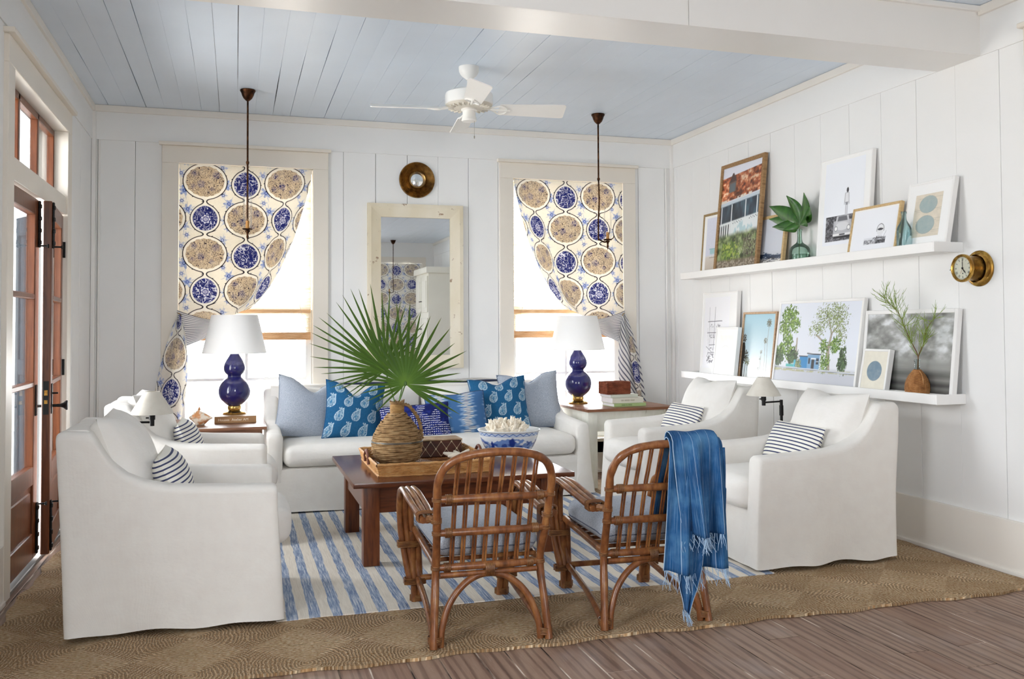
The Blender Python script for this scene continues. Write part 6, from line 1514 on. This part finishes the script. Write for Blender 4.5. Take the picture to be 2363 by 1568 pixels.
MB().tube(S1,[.0032,.003,.0028,.0026,.0022,.0018,.0014,.001],6,True,5).tube(S2,[.0026,.0026,.002,.0016,.001],6,True,5).build('stem',M_twb,br)
for S,n in ((S1,64),(S2,36)):
    Pq=smooth_path(S,8)
    for i in range(n):
        k=int(len(Pq)*(.25+.74*rb.random())); k=min(k,len(Pq)-2); p=Pq[k]; t_=(Pq[k+1]-Pq[k]).normalized()
        d=(t_*.45+Vector((rb.uniform(-.35,.25),rb.uniform(-1,1),rb.uniform(-.25,.75)))).normalized(); L=rb.uniform(.07,.17)*(1.15-.4*k/len(Pq)); q=[p]
        for j in range(4): d=(d+Vector((rb.uniform(-.05,.05),rb.uniform(-.1,.1),rb.uniform(-.02,.14)))).normalized(); q.append(q[-1]+d*L/4)
        mb.tube(q,[.0015,.0014,.0012,.001,.0005],4)
        for _ in range(2):
            j=rb.randint(1,3); e=(d+Vector((rb.uniform(-.4,.4),rb.uniform(-.8,.8),rb.uniform(-.4,.6)))).normalized(); mb.tube([q[j],q[j]+e*L*.18,q[j]+(e+Vector((0,0,.2))).normalized()*L*.36],[.0012,.001,.0004],4)
tag(mb.build('twigs',M_twig,br),kind='stuff')
# ------------------------------------------------------------------ brass ship's clock
ck=thing('wall_clock','round brass ship clock with a cream roman numeral face on the right wall','clock',(XR,3.872,1.573),0); ck.rotation_euler=(0,0,0)
MB().lathe([(0,0),(.096,0),(.096,-.006),(.092,-.010),(.080,-.013),(.076,-.02),(.074,-.03)],64,axis='X').build('back_plate',M_brass,ck)
cse=MB().lathe([(.066,-.014),(.066,-.095),(.070,-.10),(.074,-.105),(.075,-.115),(.073,-.122),(.066,-.126),(.061,-.122),(.060,-.112)],64,axis='X').build('case',M_brass,ck)
def dial(u,v):
    return (-.112,-(u-.5)*.122,(v-.5)*.122)
mb=MB(); mb.grid(150,150,dial); UV=np.array(mb.uv); X=(UV[:,0]-.5)*.122; Y=(UV[:,1]-.5)*.122; img=base(X,'#e3e3cf'); ik=hexs('#33352f')
def stroke(img,x0,y0,x1,y1,w): return put(img,inside(segd(X,Y,x0,y0,x1,y1)-w,.0005),ik)
NUM=['XII','I','II','III','IIII','V','VI','VII','VIII','IX','X','XI']
for h_,s_ in enumerate(NUM):
    a_=PI/2-h_*PI/6; wd={'I':.0030,'V':.0052,'X':.0056}; tot=sum(wd[c] for c in s_); pos=-tot/2; rad=Vector((math.cos(a_),math.sin(a_),0)); tan=Vector((math.sin(a_),-math.cos(a_),0))
    for c in s_:
        m_=pos+wd[c]/2; pos+=wd[c]; q=lambda t_,r_: (tan*(m_+t_)+rad*(.047+r_))
        def st(t0,r0,t1,r1,w=.0007):
            global img
            a=q(t0,r0); b_=q(t1,r1); img=stroke(img,a.x,a.y,b_.x,b_.y,w)
        if c=='I': st(0,-.0055,0,.0055,.0008)
        if c=='V': st(-.002,.0055,0,-.0055,.0009); st(.002,.0055,0,-.0055,.0005)
        if c=='X': st(-.002,.0055,.002,-.0055,.0009); st(.002,.0055,-.002,-.0055,.0005)
img=put(img,inside(np.abs(np.hypot(X,Y)-.056)-.0005,.0004),ik); img=put(img,inside(np.hypot(X,Y+.028)-.0035,.0005),hexs('#141414'))
mb.c=[tuple(c) for c in img]
keep=[f for f in mb.f if all(math.hypot(mb.v[i][1],mb.v[i][2])<.0612 for i in f)]; mb.f=keep; mb.build('dial',pigment('clock_dial',.4,.4),cse,smooth=False)
mb=MB()
for dx,dz,L,w in ((0,1,.046,.0012),(.60,-.80,.036,.0018)): mb.tube([(-.115,-dx*-.006,-dz*.006),(-.115,-dx*L*.6,dz*L*.6),(-.115,-dx*L,dz*L)],[w,w*1.3,.0005],6)
mb.lathe([(0,-.118),(.005,-.117),(.005,-.112)],14,axis='X'); mb.build('hands',M_iron,cse)
MB().tube([(-.1155,0,0),(-.1155,.012,-.028)],.0007,5).build('alarm_hand',plain('red_hand','#b5483a',.5),cse)
MB().lathe([(0,-.1215),(.03,-.1212),(.061,-.119)],48,axis='X').build('crystal',M_glass,cse)
MB().tube([(-.113,.066,-.002),(-.113,.088,-.005)],.0022,6).build('latch_pin',M_iron,ck)
